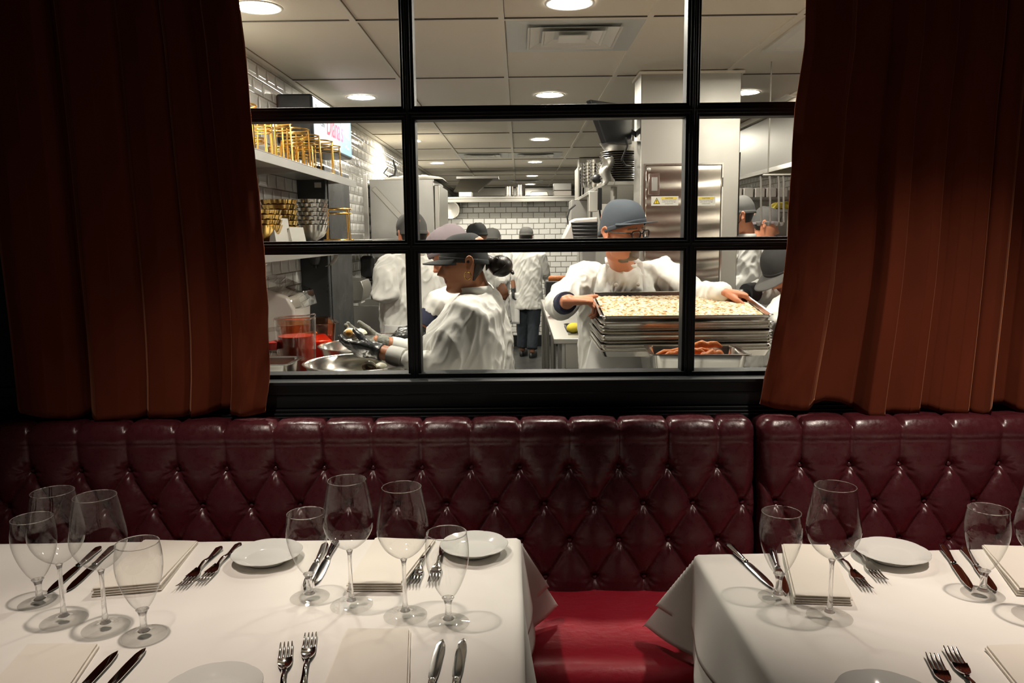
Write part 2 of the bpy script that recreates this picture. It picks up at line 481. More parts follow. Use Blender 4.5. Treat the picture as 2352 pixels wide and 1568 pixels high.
# ------------------------------------------------------------------ curtains
def smooth1(a, k):
    a = np.array(a, float)
    for _ in range(k):
        a[1:-1] = a[1:-1] * .5 + (a[:-2] + a[2:]) * .25
    return a
def curtain(label, hem, inner, inner_x, other_top, nu, seed, right):
    """hem: (px, py, depth 0..1) across the hem; inner: px of the inner edge at heights inner_x; other_top: px shift of the outer edge at the top"""
    rnd = np.random.RandomState(seed)
    hx = np.array([h[0] for h in hem], float); hy = np.array([h[1] for h in hem], float); hd = np.array([h[2] for h in hem], float)
    U = np.sort(np.concatenate([np.linspace(hx[0], hx[-1], nu), hx]))
    D = smooth1(np.interp(U, hx, hd), 3); HY = smooth1(np.interp(U, hx, hy), 4)
    hx0, hx1 = hx[0], hx[-1]
    nv = 72
    rows = []
    for j in range(nv):
        t = j / (nv - 1)                      # 0 hem .. 1 top (above the frame)
        row = []
        for i, ux in enumerate(U):
            yh = HY[i]
            y = yh + (-190 - yh) * t
            f = (ux - hx0) / (hx1 - hx0)      # across
            e_in = float(np.interp(y, inner_x, inner))
            tt = max(0, min(1, (950 - y) / 950))
            if right:
                base_in = hx0; sh_in = e_in - base_in; sh_out = other_top * tt
                x = ux + sh_in * (1 - f) ** 1.6 + sh_out * f + (sh_in * .35) * (f * (1 - f))
            else:
                base_in = hx1; sh_in = e_in - base_in; sh_out = other_top * tt
                x = ux + sh_in * f ** 1.6 + sh_out * (1 - f) + (sh_in * .35) * (f * (1 - f))
            d = D[i] * (1 - .35 * t)
            Y = 2.432 + .068 * d
            near_in = (1 - f if right else f)
            wr = noise.noise(Vector((ux * .035 + seed, y * .008, 0))) * .024 * max(0, near_in - .72) / .28 * max(0, 1 - t * 1.2)
            wr += noise.noise(Vector((ux * .02, y * .003, seed))) * .006
            wr += noise.noise(Vector((ux * .06 + 3, (y + ux * .6) * .02, seed))) * .013 * max(0, near_in - .8) / .2 * max(0, 1 - t * 1.3)
            Y += wr
            if .018 < t < .026: Y += .004       # stitched hem line
            p = P(x, y, Y=2.45)
            k = Y / 2.45
            row.append(Vector((p.x, Y, p.z)))
        rows.append(row)
    n = len(U)
    v = [p for r in rows for p in r]
    f = [(j * n + i, j * n + i + 1, (j + 1) * n + i + 1, (j + 1) * n + i) for j in range(nv - 1) for i in range(n - 1)]
    lo = Vector((sum(p.x for p in rows[0]) / n, 2.46, rows[0][0].z))
    mb = MB(); mb.add([p - lo for p in v], f)
    o = mb.build('curtain', M['velvet'], solid=.004, smooth=80)
    o.location = lo
    tag(o, label, 'curtain', 'velvet curtains at the kitchen window')
    return o
curtain('rust velvet curtain hanging at the left of the window beside the gold stands',
        [(35, 945, .6), (48, 948, .25), (80, 952, .02), (120, 957, 0), (165, 960, .1), (184, 960, .5), (190, 952, 1), (205, 950, 1), (213, 955, .25), (232, 966, -.15), (280, 962, -.05), (322, 957, .2), (336, 954, .5), (346, 957, .1), (385, 957, .0), (424, 955, .2), (432, 954, .6), (442, 957, .15), (476, 950, .3), (493, 946, 1), (518, 946, 1), (527, 953, .3), (556, 954, -.05), (588, 948, -.1), (608, 946, .3)],
        [545, 548, 562, 575, 590, 605, 615, 618, 616, 608, 606], [-190, 0, 100, 250, 400, 550, 700, 780, 870, 946, 970], -105, 190, 3, False)
curtain('rust velvet curtain with many folds hanging at the right of the window',
        [(1747, 928, .35), (1765, 933, .0), (1810, 939, -.1), (1855, 941, .1), (1872, 930, .6), (1900, 924, .8), (1940, 928, .75), (1962, 938, .8), (1972, 942, 1), (1978, 950, .3), (1986, 956, -.2), (2024, 957, -.15), (2030, 951, .3), (2050, 949, .35), (2085, 947, .05), (2108, 946, .1), (2118, 940, .7), (2140, 941, .6), (2160, 948, .35), (2190, 953, .2), (2221, 953, .15), (2226, 946, .95), (2230, 951, .3), (2250, 954, .05), (2270, 953, .15), (2281, 949, .4), (2289, 938, 1), (2325, 935, 1), (2336, 944, .3), (2352, 949, .1), (2400, 952, .1), (2420, 949, .6)],
        [1856, 1852, 1849, 1826, 1818, 1810, 1800, 1782, 1762, 1747, 1745], [-190, 0, 100, 250, 400, 550, 650, 750, 850, 928, 960], 95, 200, 11, True)

# ------------------------------------------------------------------ banquette
SX, SZ, ZR0 = .1545, .115, .845
def bench_back(x0, x1, ox, edge_l, edge_r):
    """profile parameter v runs from the top at the wall over the roll and down the tufted front"""
    pr = []
    ptop = [(2.492, .955), (2.488, .978), (2.478, .987), (2.462, .989)]
    for k in range(13):
        a = PI / 2 + (PI * .62) * k / 12
        pr_y = 2.438 + .048 * math.cos(a) ; pr_z = .941 + .048 * math.sin(a)
        ptop.append((pr_y, pr_z))
    zs_ = np.linspace(.915, .455, 112)
    for z in zs_: ptop.append((2.332 + (z - .455) * .128, z))
    nx = int((x1 - x0) / .0048)
    def fold(x, z):
        a = (x - ox) / SX; bq = (z - ZR0) / (2 * SZ)
        if z > ZR0:
            k = min(1, (z - ZR0) / .075)
            h = abs(math.sin(PI * a)) ** (.9 - .62 * k)
            return h * (1 - .45 * k) + .25 * k
        zb = ZR0 - 3 * SZ
        if z < zb:
            a2 = a - .5
            k = min(1, (zb - z) / .04)
            h = abs(math.sin(PI * a2)) ** (.9 - .55 * k)
            return h * (1 - .5 * k)
        s1, s2 = math.sin(PI * (a + bq)), math.sin(PI * (a - bq))
        s1, s2 = math.sqrt(s1 * s1 + .006) - .0775, math.sqrt(s2 * s2 + .006) - .0775
        return (max(0, s1 * s2) * 1.17 + .0009) ** .45 - .04
    def disp(x, z):
        h = fold(x, z) * .024
        # pulled wrinkles round each button
        r_ = round((ZR0 - z) / SZ)
        if 0 <= r_ <= 3:
            zc = ZR0 - r_ * SZ
            oxr = ox + (SX / 2 if r_ % 2 else 0)
            xc = oxr + round((x - oxr) / SX) * SX
            dx, dz = x - xc, z - zc
            r = math.hypot(dx, dz)
            h -= .016 * math.exp(-(r / .017) ** 2)
            if r > .004:
                ang = math.atan2(dx, -dz)
                h += .0028 * math.cos(9 * ang + 1.3 * math.sin(xc * 40 + zc * 30)) * math.exp(-((r - .026) / .013) ** 2) * (1.0 if dz < 0 else .45)
        h += .0018 * noise.noise(Vector((x * 22, z * 22, 3)))
        return h
    mb = MB()
    rows = []
    for (Y, z) in ptop:
        row = []
        for i in range(nx + 1):
            x = x0 + (x1 - x0) * i / nx
            ed = 0.0
            for e, on in ((x - x0, edge_l), (x1 - x, edge_r)):
                if on and e < .045: ed = max(ed, (1 - math.sqrt(max(0, 1 - (1 - e / .045) ** 2))))
            if z < .93 or Y < 2.40:
                d = disp(x, z)
                row.append((x, Y - d + ed * .05, z))
            else:
                # pleats carry over the roll as shallow notches
                a = (x - ox) / SX
                notch = .010 * math.exp(-((a - round(a)) * SX / .0055) ** 2)
                bul = .006 * abs(math.sin(PI * a)) ** .6
                cy_, cz_ = 2.45, .935
                ny, nz = Y - cy_, z - cz_
                l = math.hypot(ny, nz) or 1
                q = bul - notch + .0012 * noise.noise(Vector((x * 30, z * 30 + Y * 30, 1)))
                blend = 1.0
                if Y < 2.43: q += (fold(x, .93) * .024) * min(1, (2.43 - Y) / .035)
                row.append((x, Y + ny / l * q + ed * .04, z + nz / l * q - ed * .035))
        rows.append(row)
    n = nx + 1
    v = [p for r in rows for p in r]
    f = [(j * n + i, j * n + i + 1, (j + 1) * n + i + 1, (j + 1) * n + i) for j in range(len(rows) - 1) for i in range(n - 1)]
    mb.add(v, f)
    # solid body behind the padding
    mb.box(x0 + .012, x1 - .012, 2.42, 2.49, .10, .93)
    return mb
def seat_mesh(x0, x1):
    prof = [(2.40, .40), (2.40, .455)]
    for k in range(9): prof.append((2.36 - k * .052, .462 + .006 * math.sin(PI * k / 8)))
    for k in range(1, 9):
        a = PI / 2 + (PI / 2) * k / 8
        prof.append((1.925 + .045 * math.cos(a), .417 + .045 * math.sin(a)))
    prof += [(1.884, .408), (1.884, .36), (2.40, .36)]
    n = int((x1 - x0) / .03)
    mb = MB()
    rr = []
    for i in range(n + 1):
        x = x0 + (x1 - x0) * i / n
        rr.append([Vector((x, y + (0), z + (.004 * noise.noise(Vector((x * 6, y * 6, 0))) if z > .44 else 0))) for y, z in prof])
    mb.rings(rr)
    return mb
def banquette(label, x0, x1, ox, el, er):
    t = thing('banquette', label, 'bench seat', ((x0 + x1) / 2, 2.2, 0), 0, 'tufted leather banquettes')
    bench_back(x0, x1, ox, el, er).build('backrest', M['leather'], t, world=True, smooth=70)
    seat_mesh(x0, x1).build('seat', M['leather_seat'], t, world=True, smooth=50)
    w_ = MB(); w_.tube([(x0, 1.882, .402), (x1, 1.882, .402)], .005, 8)
    w_.build('piping', M['leather_seat'], t, world=True)
    fp = MB(); fp.box(x0, x1, 1.90, 2.40, .06, .358)
    fp.build('front_panel', M['leather'], t, world=True, bevel=.01)
    kb = MB(); kb.box(x0 + .01, x1 - .01, 1.97, 2.38, 0, .0595)
    kb.build('plinth', M['black_matte'], t, world=True)
    bm_ = MB(); bm_.sphere((0, 0, 0), (.0085, .006, .0085), 14, 8)
    proto = None
    off = Vector(t.location)
    for r_ in range(4):
        z = ZR0 - r_ * SZ
        o_ = ox + (SX / 2 if r_ % 2 else 0)
        k0 = math.ceil((max(x0, -1.62) + .03 - o_) / SX); k1 = math.floor((min(x1, 1.75) - .03 - o_) / SX)
        for k in range(k0, k1 + 1):
            loc = Vector((o_ + k * SX, 2.332 + (z - .455) * .128 + .0125, z)) - off
            if proto is None:
                proto = bm_.build('button', M['leather'], t); c = proto
            else:
                c = proto.copy(); COL.objects.link(c); c.parent = t
            c.location = loc
    return t
banquette('long oxblood tufted leather banquette beneath the kitchen window', -2.55, .733, .150, False, True)
banquette('oxblood tufted leather banquette right of the gap, under the right curtain', .743, 2.6, .873, True, False)

# ------------------------------------------------------------------ tables and cloths
TZ = .765
def table(label, cx, cy_, hx, hy, rz):
    t = thing('dining_table', label, 'table', (cx, cy_, 0), rz, 'dining tables')
    m = MB(); m.box(-hx + .004, hx - .004, -hy + .004, hy - .004, TZ - .035, TZ - .006); m.build('tabletop', M['black_matte'], t)
    m = MB(); m.tube([(0, 0, .03), (0, 0, TZ - .036)], .04, 16); m.build('pedestal', M['black_matte'], t)
    m = MB(); m.box(-.3, .3, -.04, .04, 0, .03); m.box(-.04, .04, -.3, .3, 0, .0299); m.build('base', M['black_matte'], t, bevel=.008)
    return t
def cloth(label, cx, cy_, hx, hy, rz, over, seed, lift=0.0):
    st = .0125
    nx = int(2 * (hx + over) / st); ny = int(2 * (hy + over) / st)
    R = .012
    def pos(u, v):
        dx = max(abs(u) - hx, 0.0); dy = max(abs(v) - hy, 0.0)
        sx, sy = (1 if u > 0 else -1), (1 if v > 0 else -1)
        ex, ey = min(abs(u), hx) * sx, min(abs(v), hy) * sy
        d = math.hypot(dx, dy)
        wv = noise.noise(Vector((u * 3 + seed, v * 3, 0))) * .0022
        wv += -.0035 * max(0, 1 - abs(noise.noise(Vector((u * 1.1 + v * 2.3 + seed, v * .6 - u * .9, 5)))) * 16)
        if d < 1e-9:
            return Vector((u, v, TZ - .0025 + lift + (max(-.002, wv) if lift else 0)))
        phi = math.atan2(dy, dx)
        cn = math.sin(2 * phi) if dx > 0 and dy > 0 else 0.0
        # rounded table edge, then the hanging part
        if d < R * PI / 2:
            a = d / R; out, dn = R * math.sin(a), R * (1 - math.cos(a))
        else:
            e = d - R * PI / 2
            s_ = u if dy > 0 and dx == 0 else v
            flare = .10 + .05 * noise.noise(Vector((s_ * 4 + seed * 3, sx + 2 * sy, 0)))
            fold_ = .018 * math.sin(s_ * 15 + seed + 2 * noise.noise(Vector((s_ * 2, seed, 0)))) * min(1, e / .25) * (1 - cn)
            ccn = cn ** 4
            e *= 1 - .22 * cn ** 2
            al = flare * .8 * (1 - ccn) + .60 * ccn
            out = R + e * math.sin(al) + fold_
            dn = R + math.sqrt(max(0, e * e - (out - R) ** 2)) if e * e > (out - R) ** 2 else R + e * .5
        return Vector((ex + sx * math.cos(phi) * out, ey + sy * math.sin(phi) * out, TZ - .0025 + lift - dn))
    us = [-(hx + over) + 2 * (hx + over) * i / nx for i in range(nx + 1)]
    vs = [-(hy + over) + 2 * (hy + over) * j / ny for j in range(ny + 1)]
    mb = MB()
    pts = [pos(u, v) for v in vs for u in us]
    n = nx + 1
    mb.add(pts, [(j * n + i, j * n + i + 1, (j + 1) * n + i + 1, (j + 1) * n + i) for j in range(ny) for i in range(nx)])
    o = mb.build('tablecloth', M['linen'], solid=.0012, smooth=80)
    o.location = (cx, cy_, 0); o.rotation_euler = (0, 0, rz)
    return tag(o, label, 'tablecloth', 'white tablecloths')
RZ = .012
table('table under the white cloth nearer the window mullion, left of the aisle', -.90, 1.565, .88, .42, RZ)
cloth('longer white under-cloth showing below the top cloth, left of the red seat', -.90, 1.565, .884, .424, RZ, .275, 1)
cloth('white top cloth on the long table left of the red seat gap', -.90, 1.565, .89, .43, RZ, .20, 1, .0025)
table('table under the white cloth right of the red seat gap', 1.27, 1.50, .80, .40, .030)
cloth('longer white under-cloth showing below the top cloth, right of the red seat', 1.27, 1.505, .806, .404, .030, .275, 4)
cloth('white top cloth with a pointed corner on the table right of the red seat gap', 1.27, 1.505, .812, .41, .030, .20, 4, .0025)

# ------------------------------------------------------------------ tableware
def glass_profile(kind):
    if kind == 'wine':
        H = .285
        bowl = [(.0045, .128), (.010, .131), (.024, .139), (.038, .152), (.048, .168), (.0535, .184), (.0545, .196), (.0530, .212), (.0500, .232), (.0465, .254), (.0425, .275), (.0405, H)]
        stem = [(.0462, .0012), (.0465, .0024), (.038, .0038), (.024, .0065), (.012, .012), (.0072, .021), (.0052, .035), (.0044, .07), (.0044, .105), (.0050, .120), (.0075, .1275), (.0045, .1292)]
    else:
        H = .198
        bowl = [(.006, .056), (.012, .060), (.022, .074), (.032, .095), (.040, .118), (.0445, .139), (.0455, .156), (.0445, .174), (.0425, .188), (.0410, H)]
        stem = [(.0432, .0012), (.0437, .0026), (.036, .004), (.022, .0068), (.012, .0115), (.0078, .019), (.0066, .030), (.0070, .043), (.0095, .052), (.0130, .0575), (.007, .0592)]
    return bowl, stem, H
def interp_prof(p, n):
    r = [q[0] for q in p]; z = [q[1] for q in p]
    t = np.linspace(0, len(p) - 1, n); k = np.arange(len(p))
    # catmull-rom through the points
    out = []
    for tt in t:
        i = min(int(tt), len(p) - 2); f = tt - i
        q = [p[max(i - 1, 0)], p[i], p[i + 1], p[min(i + 2, len(p) - 1)]]
        c = [.5 * (2 * q[1][a] + (q[2][a] - q[0][a]) * f + (2 * q[0][a] - 5 * q[1][a] + 4 * q[2][a] - q[3][a]) * f * f + (3 * q[1][a] - q[0][a] - 3 * q[2][a] + q[3][a]) * f ** 3) for a in (0, 1)]
        out.append((max(c[0], 1e-4), c[1]))
    return out
def make_glass(kind, label, group):
    t = thing('wine_glass' if kind == 'wine' else 'water_goblet', label, 'glass', group=group)
    bowl, stem, H = glass_profile(kind)
    m = MB(); m.lathe([(.0002, bowl[0][1])] + interp_prof(bowl, 40), 56)
    m.f = [f for f in m.f if len(f) == 4]; m.m = [0] * len(m.f)
    m.build('bowl', M['glass_thin'], t, smooth=80)
    r = bowl[-1][0]
    m = MB(); m.tube([(r * math.cos(2 * PI * i / 56), r * math.sin(2 * PI * i / 56), H) for i in range(56)], .0008 if kind == 'wine' else .0011, 6, closed=True)
    m.build('rim', M['glass_solid'], t)
    sp_ = interp_prof(stem[1:-1], 44)
    kf = next(i for i, q_ in enumerate(sp_) if q_[0] < .0125)
    m = MB(); m.lathe([(.0002, .0012)] + [stem[0]] + sp_[:kf + 1], 40); m.f = m.f[:-1]; m.m = m.m[:-1]
    m.build('foot', M['glass_foot'], t, smooth=50)
    m = MB(); m.lathe(sp_[kf:] + [stem[-1]], 24)
    m.build('stem', M['glass_solid'], t, smooth=50)
    return t
wine0 = make_glass('wine', 'x', 'wine glasses on the tables')
water0 = make_glass('water', 'x', 'water goblets on the tables')
used = {}
def put(proto, key, label, x, y, z, rz=0.0, group=None):
    o = proto if key not in used else copy_tree(proto)
    used[key] = 1
    o.location = (x, y, z); o.rotation_euler = (0, 0, rz)
    o['label'] = label
    if group: o['group'] = group
    return o
GZ = TZ + .0022
put(wine0, 'wine', 'tall wine glass, left one of the pair among the leftmost four glasses', -.972, 1.557, GZ)
put(wine0, 'wine', 'tall wine glass standing before the dark knives on the left table', -.867, 1.526, GZ)
put(wine0, 'wine', 'tall wine glass beside the goblet and knives at the middle of the left table', -.375, 1.621, GZ)
put(wine0, 'wine', 'tall wine glass behind the near napkin, by the aisle end of the left table', -.250, 1.572, GZ)
put(wine0, 'wine', 'tall wine glass in front of the two forks on the right table', .643, 1.557, GZ)
put(wine0, 'wine', 'tall wine glass cut by the right edge of the photo', 1.075, 1.555, GZ)
put(water0, 'water', 'short-stemmed water goblet at the far left end, behind a wine glass', -1.074, 1.639, GZ)
put(water0, 'water', 'short-stemmed water goblet nearest the dark near knives on the left table', -.772, 1.495, GZ)
put(water0, 'water', 'short-stemmed water goblet in front of the bread plate and table knife', -.477, 1.659, GZ)
put(water0, 'water', 'short-stemmed water goblet nearest the aisle end of the left table', -.155, 1.539, GZ)
put(water0, 'water', 'short-stemmed water goblet beside the bright knife on the right table', .565, 1.645, GZ)
put(water0, 'water', 'short-stemmed water goblet over the dark knives, right table', 1.020, 1.656, GZ)

# plates with a scalloped rim
def make_plate():
    m = MB()
    R = .086
    prof = [(.001, .004), (.040, .004), (.044, .000), (.050, .000), (.052, .004), (.060, .0075), (.074, .0155), (.0855, .0205), (.0865, .0215), (.0855, .0225), (.074, .0180), (.060, .0115), (.054, .0085), (.050, .0075), (.001, .0075)]
    def wob(a, k):
        r = prof[k][0]
        if r < .065: return 0
        s_ = (r - .065) / .0215
        return .0022 * s_ * (abs(math.sin(a * 4)) ** .6 - .6)
    m.lathe(prof, 96, wob=wob)
    o = m.build('bread_plate', M['china'], smooth=45)
    return tag(o, 'x', 'plate', 'white scalloped bread plates')
pl0 = make_plate()
def cp1(proto, key, label, loc, rz=0.0):
    o = proto if key not in used else proto.copy()
    if key in used: COL.objects.link(o)
    used[key] = 1
    o.location = loc; o.rotation_euler = (0, 0, rz); o['label'] = label
    return o
PZ = TZ + .002
cp1(pl0, 'pl', 'white bread plate left of the middle goblet at the far table edge', (-.640, 1.870, PZ))
cp1(pl0, 'pl', 'white bread plate behind the aisle goblet at the table corner', (-.123, 1.915, PZ), .5)
cp1(pl0, 'pl', 'white bread plate beside the forks on the right table', (.913, 1.855, PZ), .3)
q = P(493, 1575, Z=TZ + .02)
cp1(pl0, 'pl', 'white bread plate cut by the bottom of the photo, left table', (q.x, q.y - .012, PZ), .2)
q = P(2035, 1597, Z=TZ + .02)
cp1(pl0, 'pl', 'white bread plate just entering the bottom of the photo, right table', (q.x, q.y - .01, PZ), .9)

# cutlery, lying along +Y with the business end at +Y
def make_fork(L):
    m = MB()
    # handle: flattened bar, waisted neck
    pts, ra = [], []
    for k in range(19):
        s_ = k / 18
        y = -.5 * L + s_ * L * .66
        wdt = np.interp(s_, [0, .06, .25, .6, .85, 1], [.006, .0105, .0085, .0042, .0038, .0055])
        z = .0035 + .009 * math.exp(-((s_ - .75) / .22) ** 2) + .002 * (1 - s_)
        pts.append((0, y, z)); ra.append(wdt)
    m.tube(pts, ra, 10, flat=.32, side=(1, 0, 0), round_ends=True)
    # head
    yb = .16 * L
    def zc(y): return .0035 + .010 * max(0, (1 - abs((y - yb - .05) / .06))) * .55 + (.0 if y < yb + .055 else 0)
    rr = []
    for k in range(9):
        s_ = k / 8; y = yb - .004 + s_ * .045
        wdt = np.interp(s_, [0, .25, .6, 1], [.005, .0095, .0135, .0135])
        z = .0085 - .0045 * math.sin(PI * min(1, s_ * 1.0) * .8)
        rr.append([Vector((-wdt, y, z + .0012)), Vector((-wdt * .5, y, z - .0006)), Vector((wdt * .5, y, z - .0006)), Vector((wdt, y, z + .0012)), Vector((wdt, y, z + .0032)), Vector((wdt * .5, y, z + .0016)), Vector((-wdt * .5, y, z + .0016)), Vector((-wdt, y, z + .0032))])
    m.rings(rr)
    for i in range(4):
        x = -.0114 + .0076 * i
        tp = [(x, yb + .038, .0052), (x * 1.0, yb + .055, .0042), (x * .99, yb + .075, .0052), (x * .97, yb + .090, .0085), (x * .95, yb + .0965, .0105)]
        m.tube(tp, [.0026, .0024, .0022, .0018, .0009], 8, flat=.75, side=(1, 0, 0))
    o = m.build('fork', M['silver'], smooth=60)
    return tag(o, 'x', 'fork', 'silver forks')
def make_knife(L):
    t = thing('table_knife', 'x', 'knife', group='silver knives')
    m = MB()
    pts, ra = [], []
    for k in range(15):
        s_ = k / 14
        pts.append((0, -.5 * L + s_ * L * .43, .0065)); ra.append(np.interp(s_, [0, .08, .5, .9, 1], [.007, .0105, .0085, .0062, .0075]))
    m.tube(pts, ra, 12, flat=.55, side=(1, 0, 0), round_ends=True)
    m.build('handle', M['silver'], t, smooth=60)
    y0, y1 = -.07 * L, .5 * L
    rr = []
    for k in range(25):
        s_ = k / 24; y = y0 + (y1 - y0) * s_
        wl = np.interp(s_, [0, .06, .2, .6, .85, .95, 1], [.005, .0085, .0105, .0115, .0100, .006, .0012])
        wr = np.interp(s_, [0, .06, .2, .7, .9, 1], [.005, .0075, .0085, .0080, .005, -.0004])
        rr.append([Vector((-wl, y, .0050)), Vector((0, y, .0040)), Vector((wr, y, .0046)), Vector((wr, y, .0062)), Vector((0, y, .0066)), Vector((-wl, y, .0054))])
    m = MB(); m.rings(rr); m.build('blade', M['silver'], t, smooth=35)
    return t
fk0 = make_fork(.215)
kn0 = make_knife(.255)
def lay(proto, key, label, a, b, L, tree=False):
    """a: pixel of the tip, b: pixel of the handle end (or further along it)"""
    A, B = P(a[0], a[1], Z=TZ + .006), P(b[0], b[1], Z=TZ + .006)
    d = (A - B).normalized()
    c = A - d * L * .5
    ang = math.atan2(-d.x, d.y)
    z = TZ + .0012
    if tree: put(proto, key, label, c.x, c.y, z, ang)
    else: cp1(proto, key, label, (c.x, c.y, z), ang)
lay(fk0, 'fork', 'fork with spread tines nearest the bottom left plate', (657, 1493), (645, 1620), .215)
lay(fk0, 'fork', 'fork left of the near napkin, longer one of the pair', (712, 1471), (692, 1600), .215)
lay(fk0, 'fork', 'fork lying tines outward at the far edge, left of the bread plate', (425, 1340), (512, 1250), .215)
lay(fk0, 'fork', 'fork lying next to the bread plate at the far edge of the left table', (468, 1330), (548, 1250), .215)
lay(fk0, 'fork', 'fork seen behind the aisle wine glass, tines toward the camera', (952, 1335), (985, 1246), .215)
lay(fk0, 'fork', 'fork seen through the aisle goblet beside the corner bread plate', (996, 1330), (1022, 1240), .215)
lay(fk0, 'fork', 'fork under the wine glass on the right table, left one of two', (1986, 1345), (1903, 1248), .215)
lay(fk0, 'fork', 'fork nearest the bread plate on the right table', (2020, 1325), (1945, 1240), .215)
lay(fk0, 'fork', 'near fork on the right table, closest to the bottom plate', (2148, 1520), (2190, 1600), .215)
lay(fk0, 'fork', 'near fork on the right table, closest to the right napkin', (2190, 1504), (2250, 1600), .215)
lay(kn0, 'knife', 'table knife with curved tip right of the near napkin', (1018, 1468), (982, 1600), .255, True)
lay(kn0, 'knife', 'broad table knife nearest the aisle edge of the left table', (1066, 1466), (1040, 1600), .255, True)
lay(kn0, 'knife', 'near left knife beside the folded napkin, dark with shadow', (272, 1494), (190, 1580), .255, True)
lay(kn0, 'knife', 'near left knife just right of its twin, under the goblet', (336, 1487), (248, 1580), .255, True)
lay(kn0, 'knife', 'far knife behind the leftmost wine glasses, outer one', (108, 1360), (232, 1255), .255, True)
lay(kn0, 'knife', 'far knife behind the leftmost wine glasses, inner one', (152, 1357), (262, 1255), .255, True)
lay(kn0, 'knife', 'far table knife seen through the middle goblet', (697, 1350), (752, 1242), .255, True)
lay(kn0, 'knife', 'far table knife between the middle goblet and wine glass', (722, 1340), (772, 1242), .255, True)
lay(kn0, 'knife', 'bright table knife by the left corner of the right table', (1775, 1350), (1668, 1247), .255, True)
lay(kn0, 'knife', 'table knife seen through the goblet on the right table', (1805, 1365), (1768, 1246), .255, True)
lay(kn0, 'knife', 'dark table knife between the plate and right goblet', (2230, 1352), (2164, 1254), .255, True)
lay(kn0, 'knife', 'amber-reflecting table knife behind the right goblet', (2286, 1358), (2210, 1254), .255, True)

# folded napkins: a flat pocket with a thick rolled end
def napkin(label, a, b, c, d, thick=.016, fold_end=True):
    """pixel corners: a,b the thick near end (left, right), c,d the far end (right, left)"""
    q = [P(*p, Z=TZ + .006) for p in (a, b, c, d)]
    ctr = sum(q, Vector()) / 4
    n_ = 26
    layers = 4 if fold_end else 2
    mb = MB()
    for L in range(layers):
        z0 = TZ + .0015 + L * thick / layers; z1 = z0 + thick / layers * .93
        rows = []
        for j in range(n_):
            t = j / (n_ - 1)
            l, r = q[0].lerp(q[3], t), q[1].lerp(q[2], t)
            ins = .004 * (L % 2)
            taper = 1.0 if not fold_end else (1 - .72 * t)
            za, zb = TZ + .0015 + (z0 - TZ - .0015) * taper, TZ + .0015 + (z1 - TZ - .0015) * taper
            ddd = (r - l).normalized()
            row = []
            for s_ in np.linspace(0, 1, 9):
                p = (l + ddd * ins).lerp(r - ddd * ins, s_); row.append(Vector((p.x, p.y, zb + .0012 * noise.noise(Vector((p.x * 20, p.y * 20, L))))))
            for s_ in np.linspace(1, 0, 9):
                p = (l + ddd * ins).lerp(r - ddd * ins, s_); row.append(Vector((p.x, p.y, za)))
            rows.append(row)
        # rounded fold at the near end
        fd = (q[0] - q[3]).normalized()
        fr0 = [p + fd * .005 + Vector((0, 0, (.0)) ) for p in rows[0]]
        mid = (sum((p.z for p in rows[0])) / len(rows[0]))
        fr0 = [Vector((p.x, p.y, mid + (p.z - mid) * .35)) for p in fr0]
        mb.rings([[p - ctr for p in r_] for r_ in [fr0] + rows])
    o = mb.build('folded_napkin', M['napkin'], smooth=50)
    o.location = ctr
    return tag(o, label, 'napkin', 'folded linen napkins')
napkin('folded napkin lying flat between forks and knives at the near middle setting', (716, 1640), (938, 1640), (943, 1447), (795, 1447), .009, False)
napkin('folded napkin behind the two middle wine glasses, thick end toward the camera', (797, 1352), (926, 1352), (1000, 1240), (862, 1235), .023)
napkin('folded napkin at the far left setting, behind the leftmost glasses', (212, 1365), (372, 1350), (455, 1243), (330, 1240), .023)
napkin('folded napkin cut by the bottom left corner of the photo', (-90, 1650), (115, 1650), (228, 1482), (60, 1482), .009, False)
napkin('folded napkin behind the wine glass on the right table', (1822, 1380), (1957, 1385), (1905, 1252), (1795, 1250), .023)
napkin('folded napkin at the far right setting, cut by the photo edge', (2335, 1362), (2470, 1370), (2380, 1255), (2255, 1252), .023)
napkin('folded napkin lying flat at the near right corner of the photo', (2400, 1660), (2560, 1660), (2420, 1480), (2262, 1486), .009, False)
# ------------------------------------------------------------------ setting: kitchen
KX0, KX1, KC = -1.31, 3.4, 2.44
b = MB(); b.box(KX0 - .15, KX0, WY1, 17, 0, 2.6); struct('wall_left', b, M['tile_side'])
b = MB(); b.box(KX1, KX1 + .15, WY1, 17, 0, 2.6); struct('wall_right', b, M['tile_side'])
b = MB(); b.box(KX0 - .15, KX1 + .15, WY1, 17, -.12, 0); struct('floor', b, M['floor_k'])
b = MB(); b.box(KX0, 1.62, 11.0, 11.14, 0, 2.03); struct('wall_back', b, M['tile_back'])
b = MB(); b.box(KX0, KX1, 16.85, 17, 0, 2.5); struct('wall_far', b, M['steel_dull'])
b = MB(); b.box(KX0, 1.62, 10.975, 10.9995, 0, .16); struct('baseboard_back', b, M['black'], bevel=.004)
b = MB()
# lay-in ceiling: tiles with a proud metal grid
b.box(KX0, KX1, WY1, 17, KC + .007, KC + .06)
b.mi = 1
gx0 = P(772, 0, Z=KC).x; gy0 = P(1176, 46, Z=KC).y
k = -2
while gx0 + k * .6075 < KX1:
    x = gx0 + k * .6075
    if x > KX0 + .02:
        b.box(x - .012, x + .012, WY1, 17, KC, KC + .0075)
        b.mi = 2; b.box(x + .0121, x + .0145, WY1, 17, KC + .0052, KC + .0068); b.mi = 1  # thin dark strip stands in for the shade along the bar
    k += 1
k = -1
while gy0 + k * 1.215 < 17:
    y = gy0 + k * 1.215
    if y > WY1 + .02:
        b.box(KX0, KX1, y - .012, y + .012, KC + .0004, KC + .0076)
        b.mi = 2; b.box(KX0, KX1, y - .0152, y - .0121, KC + .0015, KC + .0068); b.mi = 1  # same painted shade strip along the cross bars
    k += 1
